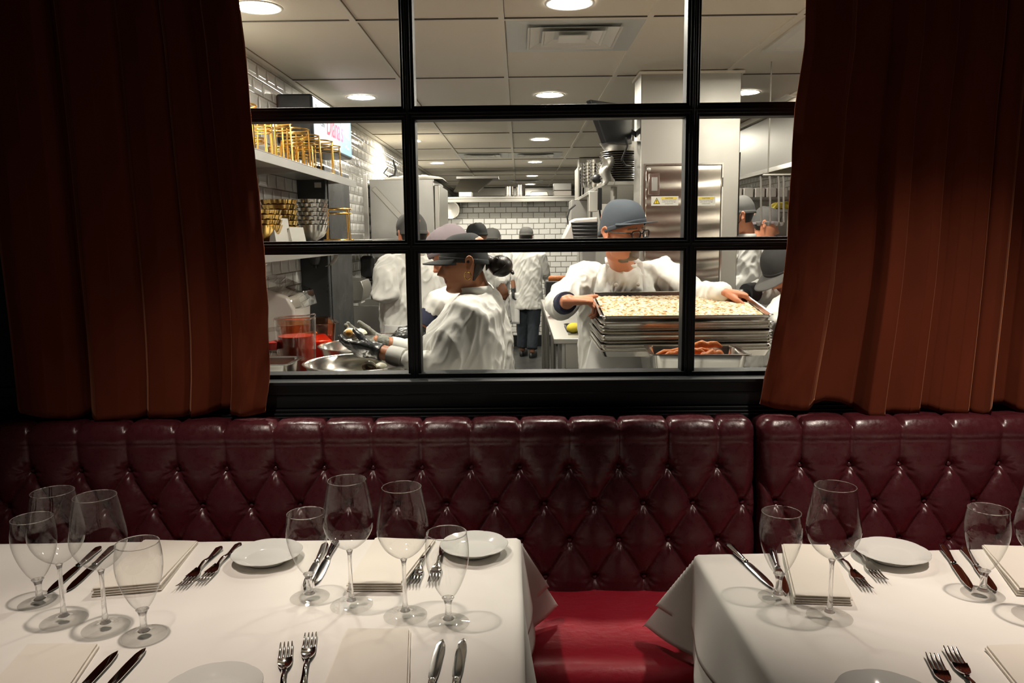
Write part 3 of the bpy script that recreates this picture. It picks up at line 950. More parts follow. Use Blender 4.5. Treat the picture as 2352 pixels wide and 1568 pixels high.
b.box(KX0, KX0 + .02, WY1, 17, KC + .0003, KC + .0074)
struct('ceiling', b, [M['ceiling'], M['grid'], M['grid_shade']], smooth=0)

def item(name, label, cat, mb, m, group=None, loc=None, **k):
    """a thing that is one mesh; loc becomes its origin"""
    if loc is not None:
        mb.v = [Vector(p) - Vector(loc) for p in mb.v]
    o = mb.build(name, m, **k)
    if loc is not None: o.location = loc
    return tag(o, label, cat, group)

# ceiling lights
def ceiling_light():
    t = thing('ceiling_light', 'x', 'ceiling light', group='recessed kitchen ceiling lights')
    m = MB(); m.lathe([(.078, -.0005), (.088, -.004), (.095, -.004), (.097, -.001), (.097, 0), (.078, 0)], 36, closed=True); m.build('trim_ring', M['white_metal'], t)
    m = MB(); m.lathe([(.0005, -.002), (.0785, -.002)], 36); m.f = [f for f in m.f if len(f) == 4]; m.m = [0] * len(m.f); m.build('diffuser', M['lamp'], t, smooth=0)
    return t
L0 = ceiling_light()
lampl = {(0, 0): 'round ceiling light nearest the left curtain, cut by it', (0, 1): 'round ceiling light above the display screen', (0, 2): 'round ceiling light behind the left mullion', (0, 3): 'round ceiling light above the tall refrigerator',
         (1, 0): 'round ceiling light in front of the big square diffuser', (1, 1): 'round ceiling light behind the big square diffuser', (1, 2): 'round ceiling light in the middle pane below the muntin', (1, 3): 'round ceiling light just behind the pair of vents', (1, 4): 'small ceiling light before the farthest vent', (1, 5): 'farthest ceiling light above the tile wall shelf',
         (2, 0): 'round ceiling light above the hidden right counter, behind the curtain', (2, 1): 'round ceiling light right of the steel column', (2, 2): 'round ceiling light behind the steel column'}
ly = [3.15, 5.15, 7.5, 9.8, 12.1, 14.1]
for (i, j), l in lampl.items():
    put(L0, 'lamp', l, (-1.0, .20, 1.44)[i], ly[j], KC + .0055)

# air vents: square four-way diffusers
def diffuser(s):
    t = thing('air_diffuser', 'x', 'air vent', group='square air diffusers in the ceiling')
    def ringq(mb, r0, z0, r1, z1):
        c = lambda r, z: [(-r, -r, z), (r, -r, z), (r, r, z), (-r, r, z)]
        mb.rings([[Vector(p) for p in c(r0, z0)], [Vector(p) for p in c(r1, z1)], [Vector(p) for p in c(r1 - .004, z1 + .001)], [Vector(p) for p in c(r0 - .004, z0 + .001)]], False, True)
    m = MB(); ringq(m, s, -.004, s - .05 * s / .3, -.004); ringq(m, s - .05 * s / .3, -.004, s - .10 * s / .3, .0)
    m.build('frame', M['vent'], t, smooth=0)
    for r in (.66, .44):
        m = MB(); ringq(m, s * r, -.014, s * (r - .15), .001); ringq(m, s * (r + .03), -.016, s * r, -.014)
        m.build('louver', M['white_metal'], t, smooth=0)
    m = MB(); m.box(-s * .22, s * .22, -s * .22, s * .22, -.018, -.013); m.build('core', M['white_metal'], t, bevel=.002)
    m = MB(); m.box(-s * .9, s * .9, -s * .9, s * .9, .0015, .004); m.build('plenum', M['vent'], t)
    return t
V0 = diffuser(.292)
for (px, py, l) in ((1315, 84, 'large square air diffuser in the top middle pane'), (1108, 358, 'left one of two square air diffusers in the middle pane'), (1229, 357, 'right one of two square air diffusers in the middle pane'), (1073, 266, 'square air diffuser mostly hidden by the muntin, left one'), (1257, 265, 'square air diffuser mostly hidden by the muntin, right one'), (1206, 416, 'farthest square air diffuser near the tile wall')):
    q = P(px, py, Z=KC)
    put(V0, 'vent', l, q.x, q.y, KC + .0055)
# slotted return grilles on the right
def grille(label, x0, x1, y0, y1):
    t = thing('return_grille', label, 'air vent', ((x0 + x1) / 2, (y0 + y1) / 2, KC), 0, 'slotted return grilles')
    m = MB()
    for q in ((x0, x0 + .04, y0, y1), (x1 - .04, x1, y0, y1), (x0 + .04, x1 - .04, y0, y0 + .04), (x0 + .04, x1 - .04, y1 - .04, y1)): m.box(q[0], q[1], q[2], q[3], KC - .006, KC + .0069)
    m.build('frame', M['white_metal'], t, world=True)
    m = MB(); n = int((y1 - y0 - .1) / .022)
    for i in range(n):
        y = y0 + .05 + i * .022; m.add([(x0 + .04, y, KC + .005), (x1 - .04, y, KC + .005), (x1 - .04, y + .013, KC - .004), (x0 + .04, y + .013, KC - .004), (x0 + .04, y, KC + .0065), (x1 - .04, y, KC + .0065), (x1 - .04, y + .013, KC - .0025), (x0 + .04, y + .013, KC - .0025)], [(0, 3, 2, 1), (4, 5, 6, 7), (0, 1, 5, 4), (2, 3, 7, 6)])
    m.build('slats', M['white_metal'], t, world=True, smooth=0)
q = P(1748, 119, Z=KC); grille('slotted return grille in the ceiling beside the right curtain', q.x, q.x + .58, q.y - .62, q.y)
q = P(1770, 236, Z=KC); grille('farther slotted return grille above the hood', q.x, q.x + .5, q.y - .3, q.y + .1)

# ------------------------------------------------------------------ left wall: shelves, screen, dark cabinet
def wall_shelf(label, z, x0, x1, y0, y1, lip):
    t = thing('wall_shelf', label, 'shelf', (x0, (y0 + y1) / 2, z), 0, 'steel wall shelves')
    m = MB(); m.box(x0 + .0005, x1, y0, y1, z - .004, z); m.box(x1 - .003, x1, y0, y1, z - lip, z - .0041); m.box(x0 + .0005, x0 + .003, y0, y1, z + .0001, z + .04)
    m.build('board', M['steel_dull'], t, world=True, bevel=.001)
    for y in np.linspace(y0 + .25, y1 - .15, 3):
        m = MB(); m.prism([(x0 + .001, z - .0045), (x1 - .03, z - .0045), (x1 - .03, z - .02), (x0 + .02, z - .035), (x0 + .001, z - .035)], y, y + .004, 'y'); m.build('bracket', M['steel'], t, world=True)
wall_shelf('upper steel wall shelf carrying the gold wire stands', 1.905, KX0, -1.0, 2.76, 4.9, .042)
wall_shelf('lower steel wall shelf carrying the fluted bowls', 1.545, KX0, -1.0, 2.76, 4.685, .075)
wall_shelf('far section of the lower steel wall shelf beyond the charcoal cabinet', 1.545, KX0, -1.0, 5.37, 6.6, .05)
# gold wire stands
def stand(h, r0, r1, w_):
    t = thing('wire_stand', 'x', 'serving stand', group='gold wire serving stands')
    n = 36
    for (r, z, nm) in ((r1, h, 'top_ring'), (r0, w_, 'base_ring'), (r1 * .97, h * .86, 'middle_ring')):
        m = MB(); m.tube([(r * math.cos(2 * PI * i / n), r * math.sin(2 * PI * i / n), z) for i in range(n)], w_, 7, closed=True); m.build(nm, M['gold'], t)
    for i in range(4):
        a = PI / 4 + i * PI / 2; m = MB()
        m.tube([(r0 * math.cos(a), r0 * math.sin(a), w_), (r1 * math.cos(a), r1 * math.sin(a), h)], w_, 7); m.build('leg', M['gold'], t)
    return t
st_a = stand(.18, .086, .080, .004); st_b = stand(.125, .055, .050, .0037)
names_a = ['against the left curtain', 'second from the left curtain', 'third from the left curtain', 'at the middle of the row', 'before the screen edge', 'under the screen lettering', 'second from the far end of the shelf', 'at the far end of the shelf']
for i in range(8):
    y = 2.93 + i * .245
    put(st_a, 'sa', 'tall gold wire stand on the upper shelf, ' + names_a[i], -1.105 - .012 * (i % 2), y, 1.9055, .2 * i)
names_b = ['nearest the left curtain', 'behind the second tall one', 'near the middle of the row', 'behind the tall one at the screen edge', 'next to the far end']
for i in range(5):
    put(st_b, 'sb', 'short gold wire stand nested among tall ones, ' + names_b[i], -1.250, 3.03 + i * .38, 1.9055, .4 * i)
for i, l in enumerate(['short gold wire stand standing inside the nearest tall stand', 'short gold wire stand standing inside the third tall stand', 'short gold wire stand standing inside the fifth tall stand', 'short gold wire stand standing inside the sixth tall stand']):
    j = (0, 2, 4, 5)[i]
    put(st_b, 'sb', l, -1.105 - .012 * (j % 2), 2.93 + j * .245, 1.9055, .6 + i)
# display screen on the wall above the stands
t = thing('display_screen', 'bright blue wall display with red script lettering above the gold stands', 'screen', (-1.31, 4.85, 2.15))
SXp, SY0, SY1 = -1.115, 4.36, 5.36
m = MB(); m.box(-1.309, SXp, SY0, SY1, 2.075, 2.335); m.build('housing', M['screen_frame'], t, world=True, bevel=.012)
sm = bpy.data.materials.new('screen_glow'); sm.use_nodes = True
nt = sm.node_tree; pb = nt.nodes['Principled BSDF']
gg = nt.nodes.new('ShaderNodeNewGeometry'); sp = nt.nodes.new('ShaderNodeSeparateXYZ'); mr = nt.nodes.new('ShaderNodeMapRange'); mx = nt.nodes.new('ShaderNodeMix'); mx.data_type = 'RGBA'
nt.links.new(gg.outputs['Position'], sp.inputs[0]); nt.links.new(sp.outputs['Y'], mr.inputs[0])
mr.inputs[1].default_value = 4.75; mr.inputs[2].default_value = 5.1
mx.inputs[6].default_value = (.90, .93, .97, 1); mx.inputs[7].default_value = (.25, .60, .80, 1)
nt.links.new(mr.outputs[0], mx.inputs[0]); nt.links.new(mx.outputs[2], pb.inputs['Emission Color'])
pb.inputs['Base Color'].default_value = (.05, .06, .07, 1); pb.inputs['Emission Strength'].default_value = .95
m = MB(); m.box(SXp + .0005, SXp + .003, SY0 + .02, SY1 - .03, 2.09, 2.32); m.build('screen_face', sm, t, world=True)
def text(body, name, parent, loc, rot, size, m, shear=0.0, ext=.0004, sx=1.0, off=0.0):
    c = bpy.data.curves.new(name, 'FONT'); c.body = body; c.size = size; c.extrude = ext; c.shear = shear; c.align_x = 'CENTER'; c.align_y = 'CENTER'; c.offset = off
    o_ = bpy.data.objects.new(name, c); COL.objects.link(o_)
    me = bpy.data.meshes.new_from_object(o_.evaluated_get(bpy.context.evaluated_depsgraph_get()))
    bpy.data.objects.remove(o_); me.materials.clear(); me.materials.append(m)
    o = bpy.data.objects.new(name, me); COL.objects.link(o); o.parent = parent
    o.location = Vector(loc) - Vector(parent.location); o.rotation_euler = rot; o.scale = (sx, 1, 1)
    return o
RX = (PI / 2, 0, PI / 2)
red_glow = mat('red_glow', (.80, .04, .10, 1), .5, emit=.9)
text("Diana's", 'lettering', t, (SXp + .0036, 4.87, 2.215), RX, .19, red_glow, .18, sx=.78)
text('Ricotta a la', 'lettering', t, (SXp + .0036, 4.52, 2.275), RX, .042, M['ink_grey'])
text('Corn', 'lettering', t, (SXp + .0036, 4.57, 2.20), RX, .042, M['ink_grey'])
text('Two Eggs', 'lettering', t, (SXp + .0036, 5.20, 2.205), RX, .036, M['ink_grey'])
text('w Bacon', 'lettering', t, (SXp + .0036, 5.20, 2.135), RX, .036, M['ink_grey'])
# dark cabinet against the wall
t = thing('dark_cabinet', 'tall charcoal cabinet on the tiled wall behind the fluted bowls', 'cabinet', (-1.31, 5.0, 0))
m = MB(); m.box(-1.3095, -1.142, 4.69, 5.36, .3, 1.98); m.build('carcass', M['charcoal'], t, world=True, bevel=.006)
m = MB(); m.box(-1.137, -1.1419, 4.74, 5.33, .4, 1.94); m.build('door', M['charcoal'], t, world=True, bevel=.003)
m = MB(); m.box(-1.205, -1.165, 4.6885, 4.6895, 1.855, 1.885); m.build('label_plate', M['white_plastic'], t, world=True)
q = P(721, 588, Y=4.66)
t = thing('cup_dispenser', 'black rounded dispenser on the charcoal cabinet', 'dispenser', (q.x, 4.68, q.z))
m = MB(); m.lathe([(.012, -.055), (.024, -.05), (.034, -.02), (.036, .03), (.030, .06), (.004, .064)], 20); m.T = Matrix.Identity(4); m.build('body', M['black_matte'], t)
m = MB(); m.lathe([(.003, -.075), (.010, -.072), (.010, -.0555), (.003, -.0552)], 12); m.build('nozzle', M['black_matte'], t)
# curled paper strip
q = P(760, 580, Y=4.6)
m = MB()
pts = [P(775, 575, Y=4.55), P(776, 590, Y=4.55), P(770, 601, Y=4.56), P(760, 609, Y=4.57), P(748, 612, Y=4.58)]
wd = [.024, .024, .022, .016, .003]
v, f = [], []
for p, w2 in zip(pts, wd): v += [(p.x - w2, p.y, p.z), (p.x + w2 * .2, p.y - .01, p.z)]
for i in range(4): f.append((2 * i, 2 * i + 1, 2 * i + 3, 2 * i + 2))
m.add(v, f); item('paper_strip', 'curled white paper strip hanging before the charcoal cabinet', 'paper', m, M['paper'], loc=pts[0], solid=.001)
# fluted bowls
def fluted(r, h, n, name, mt, label):
    m = MB()
    prof = [(.3 * r, 0), (.36 * r, .004), (.5 * r, .012), (.72 * r, .30 * h), (.88 * r, .62 * h), (r, h), (r * .985, h + .001), (.86 * r, .62 * h), (.70 * r, .31 * h), (.48 * r, .02 + .0), (.002, .016)]
    def wob(a, k):
        s_ = min(1, prof[k][1] / h)
        return r * .05 * s_ * (abs(math.sin(a * n / 2)) - .5)
    m.lathe(prof, n * 6, wob=wob)
    o = m.build(name, mt, smooth=50)
    return tag(o, label, 'bowl')
fb0 = fluted(.098, .085, 16, 'fluted_bowl', M['steel_bright'], 'x'); fb0['group'] = 'silver fluted bowls in a stack'
ordn = ['bottom one', 'second from the bottom', 'third from the bottom', 'fourth from the bottom', 'fifth from the bottom', 'sixth from the bottom', 'topmost one']
for i in range(7):
    cp1(fb0, 'fb', 'silver fluted bowl in the stack beside the dark cabinet, ' + ordn[i], (-1.13, 4.27, 1.5455 + i * .0225), .2 * (i % 2))
gb0 = fluted(.088, .075, 14, 'gold_bowl', M['goldbowl'], 'x'); gb0['group'] = 'gold fluted bowls in two stacks'
for i in range(6):
    cp1(gb0, 'gb', 'gold fluted bowl in the taller rear stack, ' + ordn[i], (-1.19, 3.93, 1.5455 + i * .026), .2 * (i % 2))
for i in range(4):
    cp1(gb0, 'gb', 'gold fluted bowl in the front stack by the curtain, ' + ordn[i], (-1.135, 3.48, 1.5455 + i * .022), .2 * (i % 2))
q0, q1 = P(628, 548, X=-1.04), P(668, 548, X=-1.04)
def card(label, x0, x1, ytop, X):
    a, c = P(x0, 548, X=X), P(x1, 548, X=X)
    m = MB(); zt = P(x1, ytop, X=X).z
    m.add([(X, a.y, 1.5465), (X, c.y, 1.5465), (X - .012, c.y, zt), (X - .012, a.y, zt), (X - .03, a.y, 1.5465), (X - .03, c.y, 1.5465)], [(0, 1, 2, 3), (3, 2, 5, 4), (0, 3, 4), (1, 5, 2)])
    item('paper_card', label, 'card', m, M['paper'], 'folded cards on the lower shelf', loc=(X, a.y, 1.5465), smooth=0)
card('plain folded paper card in front of the gold bowls', 634, 669, 502, -1.06)
card('small folded paper card with faint writing under the silver bowls', 671, 703, 522, -1.045)
put(st_a, 'sa', 'gold wire stand alone on the lower shelf before the cabinet', -1.055, 4.60, 1.5455, .3)
# steel upright and brace behind
m = MB(); m.box(-1.075, -1.045, 5.48, 5.51, 1.546, 1.99); item('steel_upright', 'thin steel upright standing at the end of the lower shelf', 'post', m, M['steel'], loc=(-1.06, 5.495, 1.546), bevel=.002)
# soap and towel dispensers, hand sink
t = thing('soap_dispenser', 'black soap dispenser on the wall left of the man with folded arm', 'dispenser', (-1.25, 6.5, 1.3))
m = MB(); m.box(-1.309, -1.195, 6.45, 6.56, 1.23, 1.41); m.build('body', M['black_matte'], t, world=True, bevel=.03, bseg=4)
m = MB(); m.box(-1.28, -1.2, 6.47, 6.54, 1.20, 1.2295); m.build('push_bar', M['black_matte'], t, world=True, bevel=.01)
t = thing('towel_dispenser', 'steel paper towel dispenser on the tiled wall', 'dispenser', (-1.25, 6.0, 1.2))
m = MB(); m.prism([(-1.3095, 1.10), (-1.16, 1.10), (-1.14, 1.19), (-1.16, 1.245), (-1.3095, 1.26)], 5.72, 6.02, 'y'); m.build('body', M['steel'], t, world=True, bevel=.004)
m = MB(); m.box(-1.30, -1.18, 5.80, 5.94, 1.075, 1.0995); m.build('paper_tongue', M['paper'], t, world=True)
t = thing('hand_sink', 'steel hand sink with tall splash under the towel dispenser', 'sink', (-1.15, 6.2, 0))
m = MB(); m.box(-1.3095, -.95, 5.75, 6.35, .78, .82); m.box(-1.3095, -.95, 5.75, 5.77, .8201, 1.06); m.box(-1.3095, -.95, 6.33, 6.35, .8201, 1.06); m.build('basin', M['steel_dull'], t, world=True, bevel=.004)
m = MB(); m.tube([(-1.30, 6.05, .95), (-1.2, 6.05, 1.0), (-1.12, 6.05, 1.0), (-1.08, 6.05, .96)], .012, 10); m.build('faucet', M['steel_bright'], t, world=True)
m = MB(); m.box(-1.3, -1.0, 5.9, 6.2, 0, .7795); m.build('pedestal', M['steel_dull'], t, world=True)
# tall refrigerator
t = thing('refrigerator', 'tall steel reach-in refrigerator against the left wall', 'refrigerator', (-1.0, 7.2, 0))
m = MB(); m.box(-1.29, -.735, 6.86, 7.72, .1, 2.05); m.build('carcass', M['steel_dull'], t, world=True, bevel=.006)
m = MB(); m.box(-.734, -.69, 6.87, 7.71, .2, 2.0); m.build('door', M['steel'], t, world=True, bevel=.008)
m = MB(); m.tube([(-.689, 6.95, 1.0), (-.65, 6.95, 1.02), (-.65, 6.95, 1.5), (-.689, 6.95, 1.52)], .012, 8); m.build('handle', M['black_matte'], t, world=True)
m = MB(); m.box(-1.25, -.75, 6.9, 7.68, 0, .0995); m.build('plinth', M['black_matte'], t, world=True)
m = MB(); a, c = P(858, 432, Y=6.85), P(940, 520, Y=6.85)
d = (c - a).normalized(); n_ = Vector((-d.z, 0, d.x))
m.add([a + n_ * .022, c + n_ * .022, c - n_ * .022, a - n_ * .022] + [p + Vector((0, -.012, 0)) for p in (a + n_ * .022, c + n_ * .022, c - n_ * .022, a - n_ * .022)], [(0, 1, 2, 3), (7, 6, 5, 4), (0, 4, 5, 1), (1, 5, 6, 2), (2, 6, 7, 3), (3, 7, 4, 0)])
m.build('brace', M['steel'], t, world=True, bevel=.002)
m = MB(); m.grid(26, 18, lambda u, v: (-1.18 + u * .52, 6.9 + v * .6, 2.052 + .05 * max(0, math.sin(PI * u)) ** .4 * max(0, math.sin(PI * v)) ** .4 + .03 * noise.noise(Vector((u * 5, v * 5, 0))) * math.sin(PI * u) * math.sin(PI * v)))
item('plastic_sheet', 'crumpled white plastic sheeting on top of the refrigerator', 'sheet', m, M['paper'], loc=(-.92, 7.2, 2.051))
q = P(906, 372, Y=7.2)
m = MB(); m.tube([(q.x - .04, q.y, 2.09), (q.x, q.y, 2.11), (q.x + .01, q.y, 2.16), (q.x - .01, q.y, 2.24)], [.02, .016, .012, .010], 10, round_ends=True); m.tube([(q.x - .06, q.y, 2.10), (q.x - .1, q.y, 2.13), (q.x - .06, q.y, 2.18)], .006, 8)
item('bent_hook', 'bent dark metal hook standing on the white sheeting', 'hook', m, M['charcoal'], loc=(q.x, q.y, 2.09))

# ------------------------------------------------------------------ left counter at the window
t = thing('prep_counter', 'steel counter under the window at the left, with bowls and containers', 'counter', (-.85, 3.1, 0), 0, 'steel prep counters')
m = MB(); m.box(-1.3085, -.40, 2.69, 4.4, .945, .98); m.build('worktop', M['steel'], t, world=True, bevel=.005)
m = MB(); m.box(-1.30, -.45, 2.72, 4.35, .1, .9449); m.build('base_cabinet', M['steel_dull'], t, world=True)
t = thing('hotel_pan', 'long shallow steel pan by the left curtain in front of the jug', 'pan', (-1.0, 2.89, .98))
def pan_mesh(x0, x1, y0, y1, z0, z1, th=.002, lip=.014, taper=.02):
    m = MB()
    def rect(x0, x1, y0, y1, z, r=.02):
        pts = []
        for cx, cy_, a0 in ((x1 - r, y1 - r, 0), (x0 + r, y1 - r, PI / 2), (x0 + r, y0 + r, PI), (x1 - r, y0 + r, 1.5 * PI)):
            for i in range(5): pts.append(Vector((cx + r * math.cos(a0 + i * PI / 8), cy_ + r * math.sin(a0 + i * PI / 8), z)))
        return pts
    rr = [rect(x0 + taper, x1 - taper, y0 + taper, y1 - taper, z0), rect(x0 + .004, x1 - .004, y0 + .004, y1 - .004, z1 - .004), rect(x0 - lip, x1 + lip, y0 - lip, y1 + lip, z1 - .003, .024), rect(x0 - lip, x1 + lip, y0 - lip, y1 + lip, z1, .024), rect(x0, x1, y0, y1, z1, .02), rect(x0 + .004 + th, x1 - .004 - th, y0 + .004 + th, y1 - .004 - th, z1 - .006), rect(x0 + taper + th, x1 - taper - th, y0 + taper + th, y1 - taper - th, z0 + th)]
    m.rings(rr)
    return m
pan_mesh(-1.29, -.85, 2.80, 2.985, .981, 1.112).build('pan_body', M['steel_bright'], t, world=True)
q0 = pan_mesh(-1.27, -.775, 2.815, 2.97, 1.0, 1.04)
m = MB(); m.box(-1.265, -.875, 2.83, 2.95, 1.0, 1.045); m.build('liquid', M['orange_liquid'], t, world=True)
# measuring jug with red liquid
jx, jy = P(680, 780, Y=3.16).x, 3.16
t = thing('measuring_jug', 'clear measuring jug half full of red liquid beside the pan', 'jug', (jx, jy, .981))
m = MB(); m.lathe([(.062, 0), (.070, .004), (.076, .13), (.080, .255), (.0805, .262)], 40); m.f = [f for f in m.f if len(f) == 4]; m.m = [0] * len(m.f); m.build('jug_body', M['plastic_clear'], t, solid=.003)
m = MB(); m.tube([(.0805 * math.cos(a), .0805 * math.sin(a), .262 + .012 * max(0, math.cos(a - .5)) ** 6) for a in np.linspace(0, 2 * PI, 48, endpoint=False)], .0028, 8, closed=True); m.build('rim', M['glass_solid'], t)
m = MB(); m.lathe([(.06, .006), (.067, .008), (.0715, .19), (.001, .19)], 36); m.build('liquid', M['red_liquid'], t)
m = MB(); m.tube([(-.076, -.02, .22), (-.118, -.03, .215), (-.128, -.034, .17), (-.122, -.032, .10), (-.074, -.02, .07)], [.009, .010, .010, .010, .008], 10); m.build('handle', M['plastic_clear'], t)
# amber food pan with red sauce
t = thing('food_container', 'amber rectangular container of red sauce behind the jug', 'container', (-1.0, 3.62, .981), .35)
m = pan_mesh(-.125, .125, -.16, .16, 0, .20); m.build('container_body', M['cambro'], t)
m = MB(); m.box(-.105, .105, -.14, .14, .004, .12); m.build('sauce', M['orange_liquid'], t, bevel=.01)
m = MB(); m.tube([(-.06, -.02, .125), (.04, .03, .128)], [.02, .02], 12, flat=.3, round_ends=True); m.build('spoon', M['steel_bright'], t)
# small jars
jar = thing('sauce_jar', 'x', 'jar', group='little orange sauce jars')
m = MB(); m.lathe([(.02, 0), (.024, .003), (.024, .06), (.017, .072), (.017, .082)], 20); m.build('jar_body', M['plastic_clear'], jar)
m = MB(); m.lathe([(.02, .003), (.0215, .006), (.0215, .05), (.001, .05)], 20); m.build('sauce', M['orange_liquid'], jar)
m = MB(); m.lathe([(.001, .081), (.02, .081), (.02, .098), (.001, .099)], 20); m.build('lid', M['red_plastic'], jar)
for px, Y, l in ((622, 3.10, 'little jar of orange sauce with red lid by the curtain edge'), (637, 3.14, 'little jar of orange sauce with red lid touching the jug handle')):
    q = P(px, 790, Y=Y)
    t2 = put(jar, 'jar', l, q.x, Y, .981)
    for s_ in [t2]: s_.scale = (1.3, 1.3, 1.75)
# ingredient bin
t = thing('ingredient_bin', 'white plastic bin with sloping lid behind the jars', 'bin', (-1.22, 4.1, .981))
m = MB(); m.prism([(-1.300, .981), (-1.165, .981), (-1.155, 1.20), (-1.19, 1.265), (-1.300, 1.305)], 3.98, 4.3, 'y'); m.build('bin_body', M['white_plastic'], t, world=True, bevel=.012)
m = MB(); m.prism([(-1.295, 1.307), (-1.185, 1.268), (-1.15, 1.205), (-1.115, 1.205), (-1.135, 1.285), (-1.295, 1.355)], 3.985, 4.29, 'y'); m.build('lid', M['plastic_clear'], t, world=True, bevel=.004)
# mixing bowls
def bowl(R, h, mt, name='mixing_bowl'):
    m = MB()
    pr = [(.30 * R, 0), (.50 * R, .01 * h), (.78 * R, .30 * h), (.93 * R, .65 * h), (.985 * R, .97 * h), (R * 1.03, .985 * h), (R * 1.035, h * 1.0), (R * 1.0, h * 1.01), (.965 * R, .97 * h), (.915 * R, .65 * h), (.765 * R, .32 * h), (.49 * R, .04 * h), (.001, .03 * h)]
    m.lathe(pr, 72)
    return m.build(name, mt, smooth=50)
o = bowl(.208, .118, M['steel_bright']); o.location = (-.606, 2.925, .981); tag(o, 'large steel mixing bowl at the window sill with egg halves in it', 'bowl', 'steel mixing bowls')
o2 = bowl(.20, .125, M['steel_bright']); o2.location = (-.665, 3.345, .981); tag(o2, 'steel mixing bowl behind the big bowl, under the gloved hands', 'bowl', 'steel mixing bowls')
def egg_half(mb, c, r, rot):
    T0 = mb.T
    mb.T = Matrix.Translation(Vector(c)) @ rot.to_matrix().to_4x4()
    prof = [(.001, -r * .95)] + [(r * math.sin(a), -r * .95 * math.cos(a)) for a in np.linspace(.2, PI / 2, 8)]
    prof += [(r * .9, .001), (r * .55, -.002), (r * .4, -.014), (.001, -.018)]
    mb.lathe(prof, 20)
    mb.T = T0
for c, rot, l in (((-.575, 2.93, 1.072), Euler((2.2, .3, 0)), 'boiled egg white half in the big bowl, taller left one'), ((-.535, 2.95, 1.062), Euler((2.7, -.4, 1)), 'boiled egg white half in the big bowl, lower right one')):
    m = MB(); egg_half(m, (0, 0, 0), .030, rot); o = m.build('egg_half', M['egg']); o.location = c; tag(o, l, 'egg', 'peeled egg halves')
for i, c in enumerate(((-.60, 2.94, 1.035), (-.56, 2.90, 1.03), (-.52, 2.92, 1.03), (-.57, 2.97, 1.03), (-.545, 2.945, 1.038))):
    m = MB(); egg_half(m, (0, 0, 0), .028, Euler((2.5 + i, .3 * i, i))); o = m.build('egg_half', M['egg']); o.location = c; tag(o, 'boiled egg half deep inside the big steel bowl', 'egg', 'egg halves in the pile at the bowl bottom')

# ------------------------------------------------------------------ right counter at the window: tray stack and pans
t = thing('prep_counter', 'steel counter under the window at the right, holding the tray stack', 'counter', (1.0, 3.1, 0), 0, 'steel prep counters')
m = MB(); m.box(.46, 1.9, 2.69, 3.34, .945, .98); m.build('worktop', M['steel'], t, world=True, bevel=.005)
m = MB(); m.box(.50, 1.88, 2.72, 3.3, .1, .9449); m.build('base_cabinet', M['steel_dull'], t, world=True)
m = pan_mesh(.50, .90, 3.06, 3.32, .981, 1.088); item('deep_pan', 'deep steel pan under the tray stack, behind the roast pan', 'pan', m, M['steel_dull'], loc=(.7, 3.2, .981))
def sheet_pan():
    m = MB()
    hx, hy = .335, .232
    def rc(hx, hy, z, r=.02):
        pts = []
        for cx, cy_, a0 in ((hx - r, hy - r, 0), (-hx + r, hy - r, PI / 2), (-hx + r, -hy + r, PI), (hx - r, -hy + r, 1.5 * PI)):
            for i in range(6): pts.append(Vector((cx + r * math.cos(a0 + i * PI / 10), cy_ + r * math.sin(a0 + i * PI / 10), z)))
        return pts
    m.rings([rc(hx - .014, hy - .014, 0), rc(hx - .004, hy - .004, .022), rc(hx, hy, .0225), rc(hx + .002, hy + .002, .0245), rc(hx, hy, .027), rc(hx - .006, hy - .006, .026), rc(hx - .016, hy - .016, .0018)])
    return m.build('sheet_pan', M['steel_bright'], smooth=50)
sp0 = sheet_pan(); tag(sp0, 'x', 'tray', 'aluminium sheet pans in the stack')
names_s = ['bottom', 'second from bottom', 'third from bottom', 'fourth from bottom', 'fifth from bottom', 'sixth from bottom', 'seventh from bottom', 'eighth from bottom', 'ninth from bottom', 'tenth from bottom']
STX, STY = .648, 3.03 + .232
for i in range(10):
    cp1(sp0, 'sp', 'empty aluminium sheet pan in the stack under the food tray, ' + names_s[i], (STX + .003 * math.sin(i * 2.3), STY + .003 * math.cos(i * 1.7), 1.0895 + i * .0122), .006 * math.sin(i * 3))
t = thing('food_tray', 'tray of crumb-topped food lifted by the chef from the stack', 'tray', (STX, STY - .228, 1.2265))
t.rotation_euler = (math.atan2(.058, .45), 0, 0)
o = sp0.copy(); COL.objects.link(o); o.name = 'sheet'; o.parent = t; o.location = (0, .228, 0); o.rotation_euler = (0, 0, 0)
for kx in ('label', 'category', 'group'):
    if kx in o: del o[kx]
fm = mat('crumb_topping', (.72, .62, .45, 1), .85, bump=.9, bscale=110)
nt = fm.node_tree; pb = nt.nodes['Principled BSDF']
tc = nt.nodes.new('ShaderNodeTexCoord'); mp = nt.nodes.new('ShaderNodeMapping'); mp.inputs['Scale'].default_value = (60, 130, 60)
n1 = nt.nodes.new('ShaderNodeTexNoise'); n1.inputs['Scale'].default_value = 1.0; n1.inputs['Detail'].default_value = 4
cr_ = nt.nodes.new('ShaderNodeValToRGB')
for e in list(cr_.color_ramp.elements)[1:]: cr_.color_ramp.elements.remove(e)
cr_.color_ramp.elements[0].position = .30; cr_.color_ramp.elements[0].color = (.10, .05, .02, 1)
for pos, c in ((.40, (.42, .20, .06, 1)), (.48, (.70, .52, .30, 1)), (.58, (.80, .72, .55, 1)), (.75, (.84, .80, .70, 1))):
    e = cr_.color_ramp.elements.new(pos); e.color = c
nt.links.new(tc.outputs['Object'], mp.inputs[0]); nt.links.new(mp.outputs[0], n1.inputs['Vector']); nt.links.new(n1.outputs['Fac'], cr_.inputs[0]); nt.links.new(cr_.outputs[0], pb.inputs['Base Color'])
